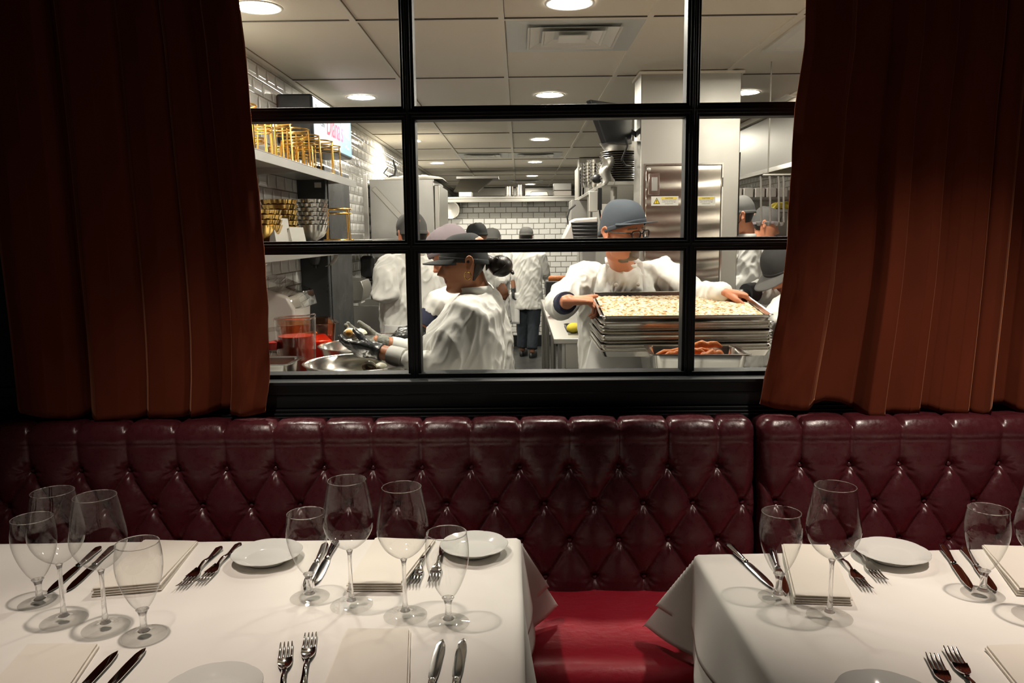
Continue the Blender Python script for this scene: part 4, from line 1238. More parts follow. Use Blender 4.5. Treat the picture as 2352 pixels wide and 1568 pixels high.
m = MB(); m.grid(120, 90, lambda u, v: ((u - .5) * .628, .228 + (v - .5) * .424, .012 + .005 * noise.noise(Vector((u * 55, v * 45, 0))) + .003 * noise.noise(Vector((u * 18, v * 14, 4)))))
fo = m.build('crumb_topping', fm, t); fo['kind'] = 'stuff'
# roast pan with orange roast vegetables
t = thing('roast_pan', 'deep steel pan of orange roast food in front of the tray stack', 'pan', (.645, 2.865, .981), -.06)
m = pan_mesh(-.165, .165, -.115, .115, 0, .162); m.build('pan_body', M['steel_bright'], t)
m = MB(); m.grid(30, 24, lambda u, v: ((u - .5) * .30, (v - .5) * .20, .10 + .012 * noise.noise(Vector((u * 7, v * 7, 0))))); so = m.build('sauce_bed', M['bacon'], t)
def strip(label, a, c, r):
    m = MB(); n = 9
    A, B = Vector(a), Vector(c)
    pts = [A.lerp(B, i / (n - 1)) + Vector((0, 0, .012 * math.sin(PI * i / (n - 1)) + .004 * math.sin(i * 2.1))) for i in range(n)]
    m.tube(pts, [r * .6, r, r * 1.1, r, r * 1.15, r, r * 1.05, r * .9, r * .5], 10, flat=.55, round_ends=True)
    item('roast_strip', label, 'food', m, M['bacon'], 'roast strips in the pan', loc=a)
strip('long orange roast strip at the back left of the pan', (.515, 2.93, 1.112), (.73, 2.955, 1.118), .014)
strip('orange roast strip at the front left of the pan', (.53, 2.875, 1.112), (.69, 2.905, 1.125), .013)
strip('orange roast strip lying across on top', (.60, 2.895, 1.138), (.76, 2.945, 1.145), .012)
strip('short yellow-orange roast strip at the right', (.66, 2.86, 1.108), (.76, 2.905, 1.112), .016)

# ------------------------------------------------------------------ middle: prep table with overshelf
t = thing('prep_table', 'long steel prep table running back behind the capped chef', 'table', (.6, 6.5, 0))
m = MB(); m.box(.215, 1.15, 5.02, 8.1, .865, .90); m.build('worktop', M['steel'], t, world=True, bevel=.004)
m = MB(); m.box(.27, 1.1, 5.05, 5.6, .12, .8649); m.build('drawer_cabinet', M['steel_dull'], t, world=True)
for z in (.70, .46, .22):
    m = MB(); m.box(.29, 1.08, 5.035, 5.0495, z, z + .20); m.build('drawer', M['steel'], t, world=True, bevel=.004)
for (x, y) in ((.24, 5.7), (.24, 8.05), (1.1, 8.05), (.24, 6.9)):
    m = MB(); m.tube([(x, y, 0), (x, y, .8649)], .02, 10); m.build('leg', M['steel'], t, world=True)
t = thing('overshelf', 'steel overshelf with stacked tableware above the prep table', 'shelf', (.8, 6.2, .90))
m = MB(); m.box(.52, 1.12, 4.86, 7.9, 1.86, 1.885); m.build('board', M['steel'], t, world=True, bevel=.003)
for (x, y) in ((.60, 5.05), (.60, 7.6), (1.08, 7.6), (.56, 6.3)):
    m = MB(); m.tube([(x, y, .9005), (x, y, 1.8595)], .02, 12); m.build('post', M['steel'], t, world=True)
# wall phone box on the first post
q0, q1 = P(1353, 428, Y=4.84), P(1382, 486, Y=4.84)
t = thing('control_box', 'white control box hung under the overshelf edge', 'box', ((q0.x + q1.x) / 2, 4.86, q1.z))
m = MB(); m.box(q0.x, q0.x + .052, 4.82, 4.855, q1.z, q0.z - .03); m.build('cover', M['white_metal'], t, world=True, bevel=.004)
m = MB(); m.box(q0.x + .0525, q1.x, 4.825, 4.855, q1.z + .01, q0.z - .01); m.build('side_panel', M['black_matte'], t, world=True, bevel=.003)
m = MB(); m.tube([(q1.x - .01, 4.87, q1.z + .01), (q1.x + .0, 4.87, q1.z - .06), (q1.x - .008, 4.88, q1.z - .12)], .006, 8); m.build('cord', M['black_matte'], t, world=True)
# white slicer-like machine with black top
q0, q1 = P(1287, 552, Y=5.4), P(1372, 512, Y=5.4)
t = thing('slicer', 'white machine with black ribbed cover beside the chef cap', 'machine', ((q0.x + q1.x) / 2, 5.5, .9005))
m = MB(); m.prism([(q0.x, 1.50), (q0.x + .07, 1.655), (q0.x + .1, 1.672), (q1.x, 1.68), (q1.x, 1.50)], 5.36, 5.62, 'y'); m.build('housing', M['white_plastic'], t, world=True, bevel=.012)
m = MB()
for i in range(5): m.box(q0.x + .085 - .004 * i, q1.x - .004, 5.335, 5.3595, 1.535 + i * .024, 1.553 + i * .024)
m.build('rib_cover', M['black_matte'], t, world=True, bevel=.006)
m = MB(); m.box(q1.x - .10, q1.x - .01, 5.40, 5.6, .9005, 1.4995); m.build('base', M['steel_dull'], t, world=True)
q = [P(x, y, Y=5.5) for x, y in ((1322, 470), (1308, 482), (1303, 500), (1305, 514), (1310, 522))]
m = MB(); m.tube(q, .006, 8); item('power_cord', 'thin black cord looping before the tile wall', 'cord', m, M['black_matte'], loc=q[0])
q0, q1 = P(1313, 468, Y=6.9), P(1352, 560, Y=6.9)
m = MB(); m.box(q0.x, q1.x, 6.9, 7.3, 1.60, 1.8595); item('steel_locker', 'grey steel box fixed under the overshelf behind the power cord', 'box', m, M['steel_dull'], loc=(q0.x, 6.9, 1.6), bevel=.006)
# items on the prep table
m = pan_mesh(.33, .60, 5.35, 5.75, .9005, .915, lip=.01); item('dark_tray', 'dark tray lying on the prep table left of the chef', 'tray', m, M['charcoal'], loc=(.45, 5.55, .9005))
q = P(1318, 742, Y=5.3)
m = MB(); m.sphere((0, 0, .035), (.05, .04, .036), 16, 10); o = item('lemon', 'yellow lemon on the prep table by the chef sleeve', 'fruit', m, M['yellow']); o.location = (q.x, 5.3, .9005)
t = thing('toaster', 'black box toaster with tan front on the far prep table', 'toaster', (.36, 7.3, .9005))
m = MB(); m.box(-.12, .16, -.1, .15, 0, .24); m.build('body', M['black_matte'], t, bevel=.01)
m = MB(); m.box(-.05, .13, -.108, -.1005, .03, .17); m.build('front_panel', M['white_plastic'], t, bevel=.004)
m = MB(); m.tube([(-.07, 0, .258), (.11, 0, .258)], .03, 10, round_ends=True); o = item('bread_loaf', 'brown loaf lying on the black toaster', 'bread', m, M['bacon']); o.location = (.36, 7.3, .9005)
q = P(1245, 690, Y=6.5)
t = thing('veg_bowl', 'red paper bowl of yellow vegetables at the table edge', 'bowl', (.285, 6.45, .9005))
m = MB(); m.lathe([(.04, 0), (.075, .085), (.073, .085), (.038, .004)], 24); m.build('bowl_shell', M['red_plastic'], t)
m = MB(); m.sphere((0, 0, .085), (.062, .062, .035), 16, 10); m.build('vegetables', M['yellow'], t)
# overshelf goods: plate stack
pz = 1.8855
def platter():
    m = MB(); m.lathe([(.06, 0), (.07, 0), (.115, .012), (.122, .015), (.121, .017), (.07, .005), (.001, .005)], 40); return m.build('dinner_plate', M['steel_bright'])
pp0 = platter(); tag(pp0, 'x', 'plate', 'plates stacked by the monitor')
names_p = ['first from the bottom', 'second from the bottom', 'third from the bottom', 'fourth from the bottom', 'fifth from the bottom', 'sixth from the bottom', 'seventh from the bottom', 'eighth from the bottom', 'ninth from the bottom', 'tenth from the bottom', 'eleventh from the bottom', 'twelfth from the bottom', 'thirteenth from the bottom', 'topmost one']
q = P(1425, 380, Y=4.98)
for i in range(14):
    cp1(pp0, 'pp', 'metal plate in the stack under the monitor, ' + names_p[i], (q.x - .004 * (i % 3), 4.99, pz + i * .0128), i * .3)
m = MB(); m.lathe([(.09, 0), (.128, .05), (.13, .052), (.126, .052), (.088, .004), (.001, .004)], 40); o = item('steel_dish', 'upturned rim steel dish on top of the plate stack', 'dish', m, M['steel_dull']); o.location = (q.x, 4.99, pz + .185)
m = MB(); a = P(1376, 366, Y=5.0); c = P(1402, 425, Y=4.9)
m.grid(12, 18, lambda u, v: Vector((a.x + u * .07 + .012 * math.sin(v * 9), 4.86 + .02 * math.sin(u * 6 + v * 4), a.z + (c.z - a.z) * v + .012 * noise.noise(Vector((u * 4, v * 5, 0))))))
item('paper_towel', 'crumpled pale paper hanging beside the plate stack', 'paper', m, M['paper'], loc=a, solid=.002)
# silver cups in two stacks
def cup():
    m = MB(); m.lathe([(.022, 0), (.03, .03), (.0335, .036), (.031, .036), (.020, .004), (.001, .003)], 20); return m.build('silver_cup', M['steel_bright'])
cu0 = cup(); tag(cu0, 'x', 'cup', 'silver cups stacked on the overshelf')
for s_, (px, n_, nm) in enumerate(((1344, 7, 'left column'), (1358, 8, 'middle column'), (1375, 7, 'right column'))):
    q = P(px, 420, Y=5.5)
    for i in range(n_):
        cp1(cu0, 'cu', 'small silver cup on the overshelf, %s, %s' % (nm, names_p[i]), (q.x, 5.5 + .02 * s_, pz + i * .0215))
q = P(1371, 417, Y=5.1); m = MB(); m.sphere((0, 0, .03), (.034, .034, .03), 16, 10); o = item('pot_lid', 'round black lid lying on the overshelf edge', 'lid', m, M['black_matte']); o.location = (q.x, 5.1, pz)
# sheet trays standing on edge
q = P(1303, 440, Y=6.9)
for i, l in enumerate(('leftmost steel tray standing on edge on the overshelf', 'second steel tray standing on edge on the overshelf', 'leaning steel tray standing on edge on the overshelf', 'steel tray standing on edge nearest the silver cups')):
    m = MB(); m.box(-.006, .006, -.02, .4, 0, .27); o = item('steel_tray', l, 'tray', m, M['steel'], 'trays standing on the overshelf', bevel=.003); o.location = (.530 + (0, .028, .05, .13)[i], 7.1, pz); o.rotation_euler = (0, (0, 0, .06, 0)[i], 0)
# monitor on the column
TL, TR, BR, BL = P(1357, 228, Y=4.28), P(1452, 242, Y=4.62), P(1452, 331, Y=4.60), P(1393, 327, Y=4.34)
t = thing('monitor', 'black monitor tilted on an arm left of the steel column', 'monitor', (TL + TR + BR + BL) / 4)
nn = (TR - TL).cross(BL - TL).normalized() * .035
m = MB(); m.add([TL, TR, BR, BL, TL + nn, TR + nn, BR + nn, BL + nn], [(0, 1, 2, 3), (7, 6, 5, 4), (0, 4, 5, 1), (1, 5, 6, 2), (2, 6, 7, 3), (3, 7, 4, 0)]); m.build('housing', M['screen_frame'], t, world=True, bevel=.006)
m = MB(); a = (TR + BR) / 2; m.tube([a + Vector((-.03, 0, -.02)), a + Vector((.02, .01, -.05)), Vector((.675, 4.6, a.z - .06))], .014, 8); m.build('arm', M['black_matte'], t, world=True)
m = MB(); m.tube([P(1437, 315, Y=4.5), P(1441, 335, Y=4.5), P(1434, 352, Y=4.52), P(1428, 366, Y=4.54), P(1436, 380, Y=4.56), P(1448, 382, Y=4.6)], .006, 8); m.build('cable', M['black_matte'], t, world=True)

# ------------------------------------------------------------------ steel column with door
t = thing('steel_column', 'stainless steel column cabinet with a latched door behind the chef', 'cabinet', (.94, 4.55, 0))
m = MB(); m.box(.672, 1.218, 4.43, 4.68, 0, 2.439); m.build('cladding', M['steel'], t, world=True, bevel=.004)
m = MB(); m.box(.66, 1.232, 4.418, 4.692, 2.425, 2.4392); m.build('cornice', M['grid'], t, world=True)
dx0, dx1 = P(1483, 400, Y=4.42).x, P(1657, 400, Y=4.42).x
dz1 = P(1570, 380, Y=4.42).z
dm = mat('rippled_steel', (.60, .55, .48, 1), .22, 1.0)
nt = dm.node_tree; wv = nt.nodes.new('ShaderNodeTexWave'); wv.wave_type = 'BANDS'; wv.bands_direction = 'Z'; wv.inputs['Scale'].default_value = 3.2; wv.inputs['Distortion'].default_value = 2.5; wv.inputs['Detail'].default_value = 1; wv.inputs['Detail Scale'].default_value = .8
tc = nt.nodes.new('ShaderNodeTexCoord'); bp = nt.nodes.new('ShaderNodeBump'); bp.inputs['Strength'].default_value = .25; bp.inputs['Distance'].default_value = .02
nt.links.new(tc.outputs['Object'], wv.inputs['Vector']); nt.links.new(wv.outputs['Fac'], bp.inputs['Height']); nt.links.new(bp.outputs[0], nt.nodes['Principled BSDF'].inputs['Normal'])
d = MB(); d.box(dx0, dx1, 4.418, 4.4295, .45, dz1); dob = d.build('door', dm, t, world=True, bevel=.003)
m = MB()
for q in ((dx0 - .012, dx0 - .004, .44, dz1 + .012), (dx1 + .004, dx1 + .012, .44, dz1 + .012), (dx0 - .004, dx1 + .004, dz1 + .004, dz1 + .012)): m.box(q[0], q[1], 4.421, 4.4299, q[2], q[3])
m.build('door_frame', M['steel_bright'], t, world=True)
a, c = P(1490, 398, Y=4.41), P(1515, 447, Y=4.41)
m = MB(); m.box(a.x, c.x, 4.412, 4.4179, c.z, a.z); ho = m.build('latch', M['steel_bright'], dob, world=True, bevel=.003)
ho.location = (0, 0, 0)
m = MB(); m.box(a.x + .017, c.x - .012, 4.4085, 4.4119, c.z + .02, a.z - .02); m.build('latch_paddle', M['steel_dull'], dob, world=True, bevel=.004)
q = P(1491, 389, Y=4.41); m = MB(); m.T = Matrix.Translation(Vector((q.x, 4.4175, q.z))) @ Matrix.Rotation(PI / 2, 4, 'X'); m.lathe([(.011, 0), (.011, .003), (.005, .005), (.001, .005)], 16); m.build('lock', M['steel_dull'], dob, world=True)
m = MB(); q = P(1659, 418, Y=4.41); m.tube([(q.x, 4.412, q.z - .025), (q.x, 4.412, q.z + .025)], .006, 8); m.build('hinge', M['steel_bright'], dob, world=True)
def sticker(label, px, py):
    a = P(px, py, Y=4.416)
    t = thing('caution_sticker', label, 'sticker', (a.x, 4.4165, a.z), 0, 'caution stickers on the steel door')
    W_, H_ = .150, .051
    m = MB(); m.box(0, W_, -.0006, .0012, -H_, 0); m.build('backing', M['paper'], t, smooth=0)
    m = MB(); m.box(.054, W_ - .008, -.0009, -.0007, -.0155, -.006); m.build('yellow_band', M['sticker_y'], t, smooth=0)
    m = MB(); m.prism([(.011, -.042), (.049, -.042), (.030, -.0065)], -.0009, -.0007, 'y'); m.build('warning_border', M['ink'], t, smooth=0)
    m = MB(); m.prism([(.0165, -.0385), (.0435, -.0385), (.030, -.0132)], -.0012, -.00095, 'y'); m.build('warning_triangle', M['sticker_y'], t, smooth=0)
    R2 = (PI / 2, 0, 0); B = Vector(t.location)
    text('!', 'lettering', t, B + Vector((.030, -.0014, -.0295)), R2, .024, M['ink'], ext=.0001, off=.0006)
    text('CAUTION', 'lettering', t, B + Vector((.098, -.0011, -.0108)), R2, .0095, M['ink'], ext=.0001, off=.0002)
    for i, s_ in enumerate(('Electrical components', 'inside not for storage', 'compartment')):
        text(s_, 'lettering', t, B + Vector((.098, -.0009, -.0205 - .0098 * i)), R2, .0086, M['ink'], ext=.0001)
sticker('caution sticker with warning triangle left of the mullion', 1496, 451)
sticker('caution sticker partly behind the mullion, right one', 1581, 451)
q = P(1688, 350, Y=4.5); m = MB(); m.tube([(1.232, 4.5, q.z), (1.230, 4.5, q.z - .12), (1.232, 4.5, 1.55)], .011, 8); item('black_hose', 'black hose hanging along the right edge of the steel column', 'hose', m, M['black_matte'], loc=(1.232, 4.5, q.z))

# ------------------------------------------------------------------ right: hood, ladles, shelves
t = thing('exhaust_hood', 'large stainless exhaust hood behind the right curtain', 'hood', (2.4, 5.0, 2.0))
m = MB(); m.box(1.83, 3.1, 3.2, 6.7, 2.02, 2.40); m.build('canopy', M['steel_hood'], t, world=True, bevel=.006)
m = MB(); m.box(1.80, 3.12, 3.18, 6.72, 2.401, 2.4385); m.build('fascia', M['grid'], t, world=True)
m = MB(); m.box(1.822, 1.8295, 3.2, 6.7, 2.0, 2.03); m.build('edge_trim', M['steel_bright'], t, world=True)
t = thing('hanging_rack', 'steel bar rack hanging below the hood edge', 'rack', (1.45, 4.2, 1.87))
q0, q1 = P(1752, 401, Y=4.2), P(1850, 400, Y=4.2)
m = MB(); m.tube([q0, q1], .008, 10); m.build('bar', M['steel_bright'], t, world=True)
for x in (q0.x + .03, q1.x - .03):
    m = MB(); m.tube([(x, 4.21, q0.z + .006), (x, 4.21, 2.4385)], .004, 8); m.build('hanger', M['steel'], t, world=True)
ld = thing('ladle', 'x', 'ladle', group='ladles hanging from the rack')
m = MB(); m.tube([(0, 0, 0), (.004, 0, -.02), (.012, 0, -.24)], .0055, 8); m.build('shaft', M['steel_dull'], ld)
m = MB(); m.lathe([(.001, -.258), (.008, -.256), (.0135, -.244), (.014, -.238), (.012, -.238), (.007, -.252), (.001, -.254)], 16); m.build('cup', M['steel_dull'], ld)
for px, l in ((1745, 'leftmost ladle hanging from the rack'), (1766, 'second ladle hanging from the rack'), (1786, 'third ladle hanging from the rack'), (1797, 'fourth ladle hanging close beside the third')):
    q = P(px, 404, Y=4.2); put(ld, 'ladle', l, q.x, 4.19, q.z - .002)
b = MB(); b.box(1.62, KX1, 8.4, 8.5, 0, 2.0); struct('partition', b, M['steel_dull'])
t = thing('back_shelf', 'steel shelf with boxes behind the masked man', 'shelf', (2.2, 8.0, 1.9))
m = MB(); m.box(1.5, 3.2, 7.9, 8.39, 1.885, 1.91); m.build('board', M['steel'], t, world=True)
m = MB(); m.box(1.5, 3.2, 7.9, 8.39, 1.50, 1.52); m.build('board', M['steel'], t, world=True)
for x in (1.52, 3.18):
    m = MB(); m.tube([(x, 7.95, 0), (x, 7.95, 2.05)], .016, 8); m.build('post', M['steel'], t, world=True)
bx = MB(); bx.box(-.05, .05, -.05, .05, 0, .10); b0 = bx.build('white_tub', M['white_plastic'], bevel=.008); tag(b0, 'x', 'tub', 'white tubs on the far shelf')
for i in range(5):
    cp1(b0, 'tub', 'white tub on the far shelf above the masked man, ' + ['first', 'second', 'third', 'fourth', 'fifth'][i] + ' from the column', (2.2 + i * .115, 8.1, 1.9105))
t = thing('wire_basket', 'dark basket of pale shallots on the far shelf', 'basket', (2.72, 7.4, 1.80))
m = pan_mesh(-.10, .12, -.08, .08, 0, .09, lip=.006); m.build('basket_shell', M['charcoal'], t)
m = MB(); m.grid(24, 20, lambda u, v: ((u - .5) * .19, (v - .5) * .13, .07 + .02 * abs(noise.noise(Vector((u * 9, v * 9, 0)))))); m.build('shallots', fm, t)
m = MB(); m.box(2.4, 3.2, 7.2, 7.6, 1.78, 1.799); m.box(3.1, 3.2, 7.5, 7.6, 0, 1.7799); item('steel_ledge', 'steel ledge under the dark basket', 'shelf', m, M['steel_dull'], loc=(2.8, 7.4, 1.78))
a = P(1790, 485, Y=6.5)
m = MB(); m.grid(26, 16, lambda u, v: (a.x - .09 + u * .26, 6.4 + v * .2, 1.755 + .05 * math.sin(PI * min(1, u * 1.1)) ** .5 * math.sin(PI * v) ** .5 + .025 * noise.noise(Vector((u * 6, v * 5, 2)))))
item('yellow_cloth', 'crumpled yellow cloth on the pass shelf beside the ladles', 'cloth', m, M['yellow'], loc=(a.x, 6.5, 1.75), solid=.003)
t = thing('pass_shelf', 'steel pass shelf under the yellow cloth', 'shelf', (2.2, 6.5, 1.74))
m = MB(); m.box(a.x - .13, 2.9, 6.3, 6.7, 1.725, 1.745); m.build('board', M['steel_dull'], t, world=True)
for x in (a.x + .05, 2.8):
    m = MB(); m.box(x, x + .05, 6.4, 6.45, 0, 1.7249); m.build('post', M['steel'], t, world=True)

# ------------------------------------------------------------------ back wall shelf and goods
t = thing('long_shelf', 'long steel shelf capping the white tiled back wall', 'shelf', (0, 10.8, 2.03))
m = MB(); m.box(-.98, 1.0, 10.62, 11.15, 2.045, 2.075); m.box(-.98, 1.0, 10.62, 10.635, 2.0, 2.0449); m.build('board', M['steel'], t, world=True, bevel=.004)
for x in (-.8, 0.1, .9):
    m = MB(); m.prism([(10.9995, 2.0445), (10.65, 2.0445), (10.9995, 1.93)], x, x + .006, 'x'); m.build('bracket', M['steel'], t, world=True)
def tin(px, r, h, l):
    q = P(px, 450, Y=10.72)
    m = MB(); m.lathe([(r * 1.18, 0), (r * 1.18, .012), (r, .018), (r * .92, h * .98), (r * .86, h), (.001, h)], 28); o = item('steel_insert', l, 'pan', m, M['steel_bright'], 'upturned steel inserts'); o.location = (q.x, 10.76, 2.0755)
tin(1170, .062, .135, 'upturned steel insert on the tile wall shelf, smaller one')
tin(1196, .064, .155, 'upturned steel insert on the tile wall shelf, taller one')
q = P(1238, 450, Y=10.75); m = MB(); m.prism([(-.13, 0), (.13, 0), (.115, .055), (.09, .062), (-.09, .062), (-.115, .055)], -.09, .09, 'y'); o = item('dome_lid', 'shallow bright steel lid right of the inserts', 'lid', m, M['steel_bright'], bevel=.008); o.location = (q.x, 10.77, 2.0755)
for i, (px, z, l) in enumerate(((1292, 0, 'white plastic crate on the tile wall shelf'), (1292, .075, 'grey slotted crate stacked on the white crate'))):
    q = P(px, 440, Y=10.8); m = MB(); m.box(-.12, .12, -.11, .11, 0, .07 if i == 0 else .10)
    o = item('plastic_crate', l, 'crate', m, M['white_plastic'] if i == 0 else M['steel_dull'], 'crates on the tile wall shelf', bevel=.008); o.location = (q.x, 10.86, 2.0755 + z)
t = thing('steel_chute', 'tilted steel chute panel at the left end of the tile wall shelf', 'panel', (-.65, 10.9, 2.0755))
a = [P(1058, 410, Y=11.0), P(1132, 410, Y=11.0), P(1098, 439, Y=10.75), P(1042, 439, Y=10.75)]
m = MB(); m.add(a + [p + Vector((0, .02, -.015)) for p in a], [(0, 1, 2, 3), (7, 6, 5, 4), (0, 4, 5, 1), (1, 5, 6, 2), (2, 6, 7, 3), (3, 7, 4, 0)]); m.build('panel', M['steel'], t, world=True)
m = MB(); q = P(1070, 448, Y=10.8); m.box(q.x - .09, q.x + .09, 10.70, 10.9, 2.0757, 2.145); m.build('box_foot', M['steel_bright'], t, world=True, bevel=.006)
m = MB(); q = P(1095, 410, Y=11.0); m.box(q.x - .28, q.x + .30, 10.98, 11.3, q.z, q.z + .03); m.build('top_flange', M['steel_dull'], t, world=True)
m = MB(); m.box(.70, 1.05, 9.3, 9.6, 1.2, 2.4395); item('steel_duct', 'square steel duct rising to the ceiling behind the silver cups', 'duct', m, M['steel'], loc=(.85, 9.45, 1.2), bevel=.004)
# banded steel hood far beyond the tile wall
t = thing('far_hood', 'banded steel hood seen far beyond the tile wall', 'hood', (0, 14.9, 1.9))
for i in range(3):
    m = MB(); m.box(-1.0, .75, 14.8 + i * .05, 15.4, 1.95 + i * .165, 2.11 + i * .165); m.build('band', M['steel'], t, world=True, bevel=.01)
m = MB(); m.box(.80, 1.15, 14.5, 15.2, 0, 2.36); item('dark_locker', 'dark blue-black locker beyond the tile wall, right of the steel hood', 'cabinet', m, M['charcoal'], loc=(.97, 14.8, 0))
# hanging pots near the refrigerator
t = thing('saucepan', 'steel saucepan hanging on the tiled wall beside the refrigerator', 'pan', (-.93, 10.6, 1.9))
q = P(1036, 482, Y=10.9)
m = MB(); m.T = Matrix.Translation(Vector((q.x, 10.9, q.z))) @ Matrix.Rotation(PI / 2, 4, 'X'); m.lathe([(.001, -.05), (.10, -.05), (.11, .04), (.125, .045), (.12, .048), (.10, -.04), (.001, -.044)], 24); m.build('pot', M['steel_bright'], t, world=True)
m = MB(); m.tube([(q.x, 10.9, q.z + .1), (q.x, 10.93, q.z + .15)], .009, 8); m.build('handle', M['steel_dull'], t, world=True)
# ------------------------------------------------------------------ people
def ring_pts(c, lat, fwd, a, b, n=28, pw=2.3, front=None):
    c, lat, fwd = Vector(c), Vector(lat), Vector(fwd)
    out = []
    for i in range(n):
        t = 2 * PI * i / n
        co, si = math.cos(t), math.sin(t)
        x = a * math.copysign(abs(co) ** (2 / pw), co)
        bb = b if si < 0 or front is None else front
        y = bb * math.copysign(abs(si) ** (2 / pw), si)
        out.append(c + lat * x + fwd * y)
    return out

HEAD = np.array([  # z, front, back, half width
    (-.500, .24, .10, .06), (-.485, .31, .04, .12), (-.455, .355, -.02, .17), (-.41, .365, -.08, .205), (-.36, .348, -.13, .232), (-.30, .362, -.18, .255), (-.265, .352, -.20, .262), (-.235, .368, -.22, .268), (-.19, .362, -.25, .282),
    (-.12, .366, -.29, .305), (-.05, .362, -.33, .325), (.02, .345, -.37, .335), (.09, .385, -.40, .337), (.16, .390, -.42, .338), (.24, .378, -.43, .332), (.32, .335, -.41, .308), (.40, .250, -.345, .255), (.46, .150, -.25, .175), (.49, .06, -.16, .09), (.500, -.02, -.07, .02)])
def hs(z):
    return [float(np.interp(z, HEAD[:, 0], HEAD[:, k])) for k in (1, 2, 3)]
def head_pt(z, phi, k=1.0, face=True):
    yf, yb, w_ = hs(z)
    ym = -.06
    s, c = math.sin(phi), math.cos(phi)
    x = w_ * math.copysign(abs(s) ** .88, s)
    y = ym + ((yf - ym) * abs(c) ** .92 if c > 0 else -(ym - yb) * abs(c) ** .95)
    if face and c > 0:
        ax = abs(x)
        # nose
        nh = float(np.interp(z, [-.215, -.195, -.165, -.13, -.05, .03, .09], [0, .05, .135, .128, .08, .035, 0]))
        nw = float(np.interp(z, [-.2, -.16, -.08, .05], [.075, .070, .045, .034]))
        y += nh * math.exp(-(x / nw) ** 2)
        # eye sockets, lids, brows, cheeks, lips
        y -= .040 * math.exp(-((ax - .135) / .06) ** 2 - ((z - .022) / .035) ** 2)
        y += .022 * math.exp(-((ax - .135) / .045) ** 2 - ((z - .012) / .022) ** 2)
        y += .012 * math.exp(-((ax - .13) / .10) ** 2 - ((z - .095) / .025) ** 2)
        y += .014 * math.exp(-((ax - .19) / .07) ** 2 - ((z + .07) / .06) ** 2)
        lw = math.exp(-(x / .10) ** 4)
        y += lw * (.020 * math.exp(-((z + .238) / .020) ** 2) + .022 * math.exp(-((z + .288) / .020) ** 2) - .012 * math.exp(-((z + .263) / .009) ** 2))
        y += .012 * math.exp(-(x / .08) ** 2 - ((z + .42) / .04) ** 2)
    return Vector((x * k, ym + (y - ym) * k, z))
class Head:
    def __init__(s, c, fwd, H, roll=0.0, right=None):
        f = Vector(fwd).normalized()
        r = f.cross(Vector((0, 0, 1))).normalized()
        u = r.cross(f)
        if roll:
            q = Matrix.Rotation(roll, 3, f); r, u = q @ r, q @ u
        s.c, s.f, s.r, s.u, s.H = Vector(c), f, r, u, H
    def w(s, p):
        return s.c + (s.r * p[0] + s.f * p[1] + s.u * p[2]) * s.H
    def local(s, co):
        R = np.array([s.r, s.f, s.u]); return ((co - np.array(s.c)) @ R.T) / s.H
def add_head(mb, hd, nz=60, nph=64):
    zz = -.5 + 1.0 * (np.linspace(0, 1, nz))
    mb.rings([[hd.w(head_pt(float(z), 2 * PI * i / nph)) for i in range(nph)] for z in zz])
    for sd in (-1, 1):
        # ear: a tilted dished shell
        base = Vector((sd * .335, -.075, -.005))
        rr = []
        for k, (o, s_) in enumerate(((-.03, .5), (.0, .8), (.03, 1.0), (.05, 1.02), (.058, .92), (.050, .72), (.034, .5), (.030, .2))):
            ring = []
            for i in range(20):
                a = 2 * PI * i / 20
                ez = math.sin(a) * .135 * s_ * (1 if math.sin(a) > 0 else .95); ey = math.cos(a) * .072 * s_ * (1.15 if math.sin(a) > 0 else .75)
                ring.append(hd.w(base + Vector((sd * (o + .018 * (-ey / .07) * 1.0), ey - .02 * (math.sin(a)), ez))))
            rr.append(ring)
        mb.rings(rr)
def add_hand(mb, W, D, N, T, s=1.0, curl=(.5, .5, .5, .55, .6), thumb=(.7, .5, .3), spread=.06, fat=1.0, c2=1.0):
    """W wrist, D towards the fingers, N out of the palm, T towards the thumb side"""
    W, D = Vector(W), Vector(D).normalized()
    N = Vector(N); N = (N - D * N.dot(D)).normalized()
    T0 = D.cross(N).normalized(); T = T0 if T0.dot(Vector(T)) > 0 else -T0
    fr = fat
    rr = []
    for d, a, b, o in ((-.03, .026, .021, 0), (0, .029, .0205, 0), (.025, .036, .019, .002), (.055, .042, .0175, .002), (.082, .043, .0150, 0), (.098, .040, .011, -.002)):
        rr.append(ring_pts(W + D * d * s - N * o * s, T, N, a * s * fr, b * s * fr, 20, 2.4))
    mb.rings(rr)
    for i, (off, l, r) in enumerate(((.031, .92, .0093), (.0105, 1.03, .0096), (-.0105, .97, .0092), (-.030, .78, .0083))):
        p = W + D * (.086 - .006 * abs(i - 1)) * s + T * off * s
        dd = (D + T * spread * (1.5 - i)).normalized()
        ang = 0; pts = [p - dd * .012 * s, p]; ra = [r * s * fr * .95, r * s * fr * 1.02]
        for k, L in enumerate((.046, .029, .022)):
            ang += curl[i + 1] * (1.0 if k == 0 else 1.15 * c2)
            q = dd * math.cos(ang) + N * math.sin(ang)
            p = p + q * L * l * s
            pts.append(p); ra.append(r * s * fr * (.95, .86, .72)[k])
        mb.tube(pts, ra, 10, round_ends=True)
    p = W + D * .018 * s + T * .024 * s + N * .004 * s
    d0 = (D * .62 + T * thumb[0] + N * thumb[1]).normalized()
    d1 = (D * .85 + T * thumb[0] * .35 + N * (thumb[1] + thumb[2])).normalized()
    pts = [p - d0 * .01 * s, p, p + d0 * .044 * s, p + d0 * .044 * s + d1 * .034 * s, p + d0 * .044 * s + d1 * .060 * s]
    mb.tube(pts, [.013 * s * fr, .0145 * s * fr, .0115 * s * fr, .0105 * s * fr, .008 * s * fr], 12, round_ends=True)
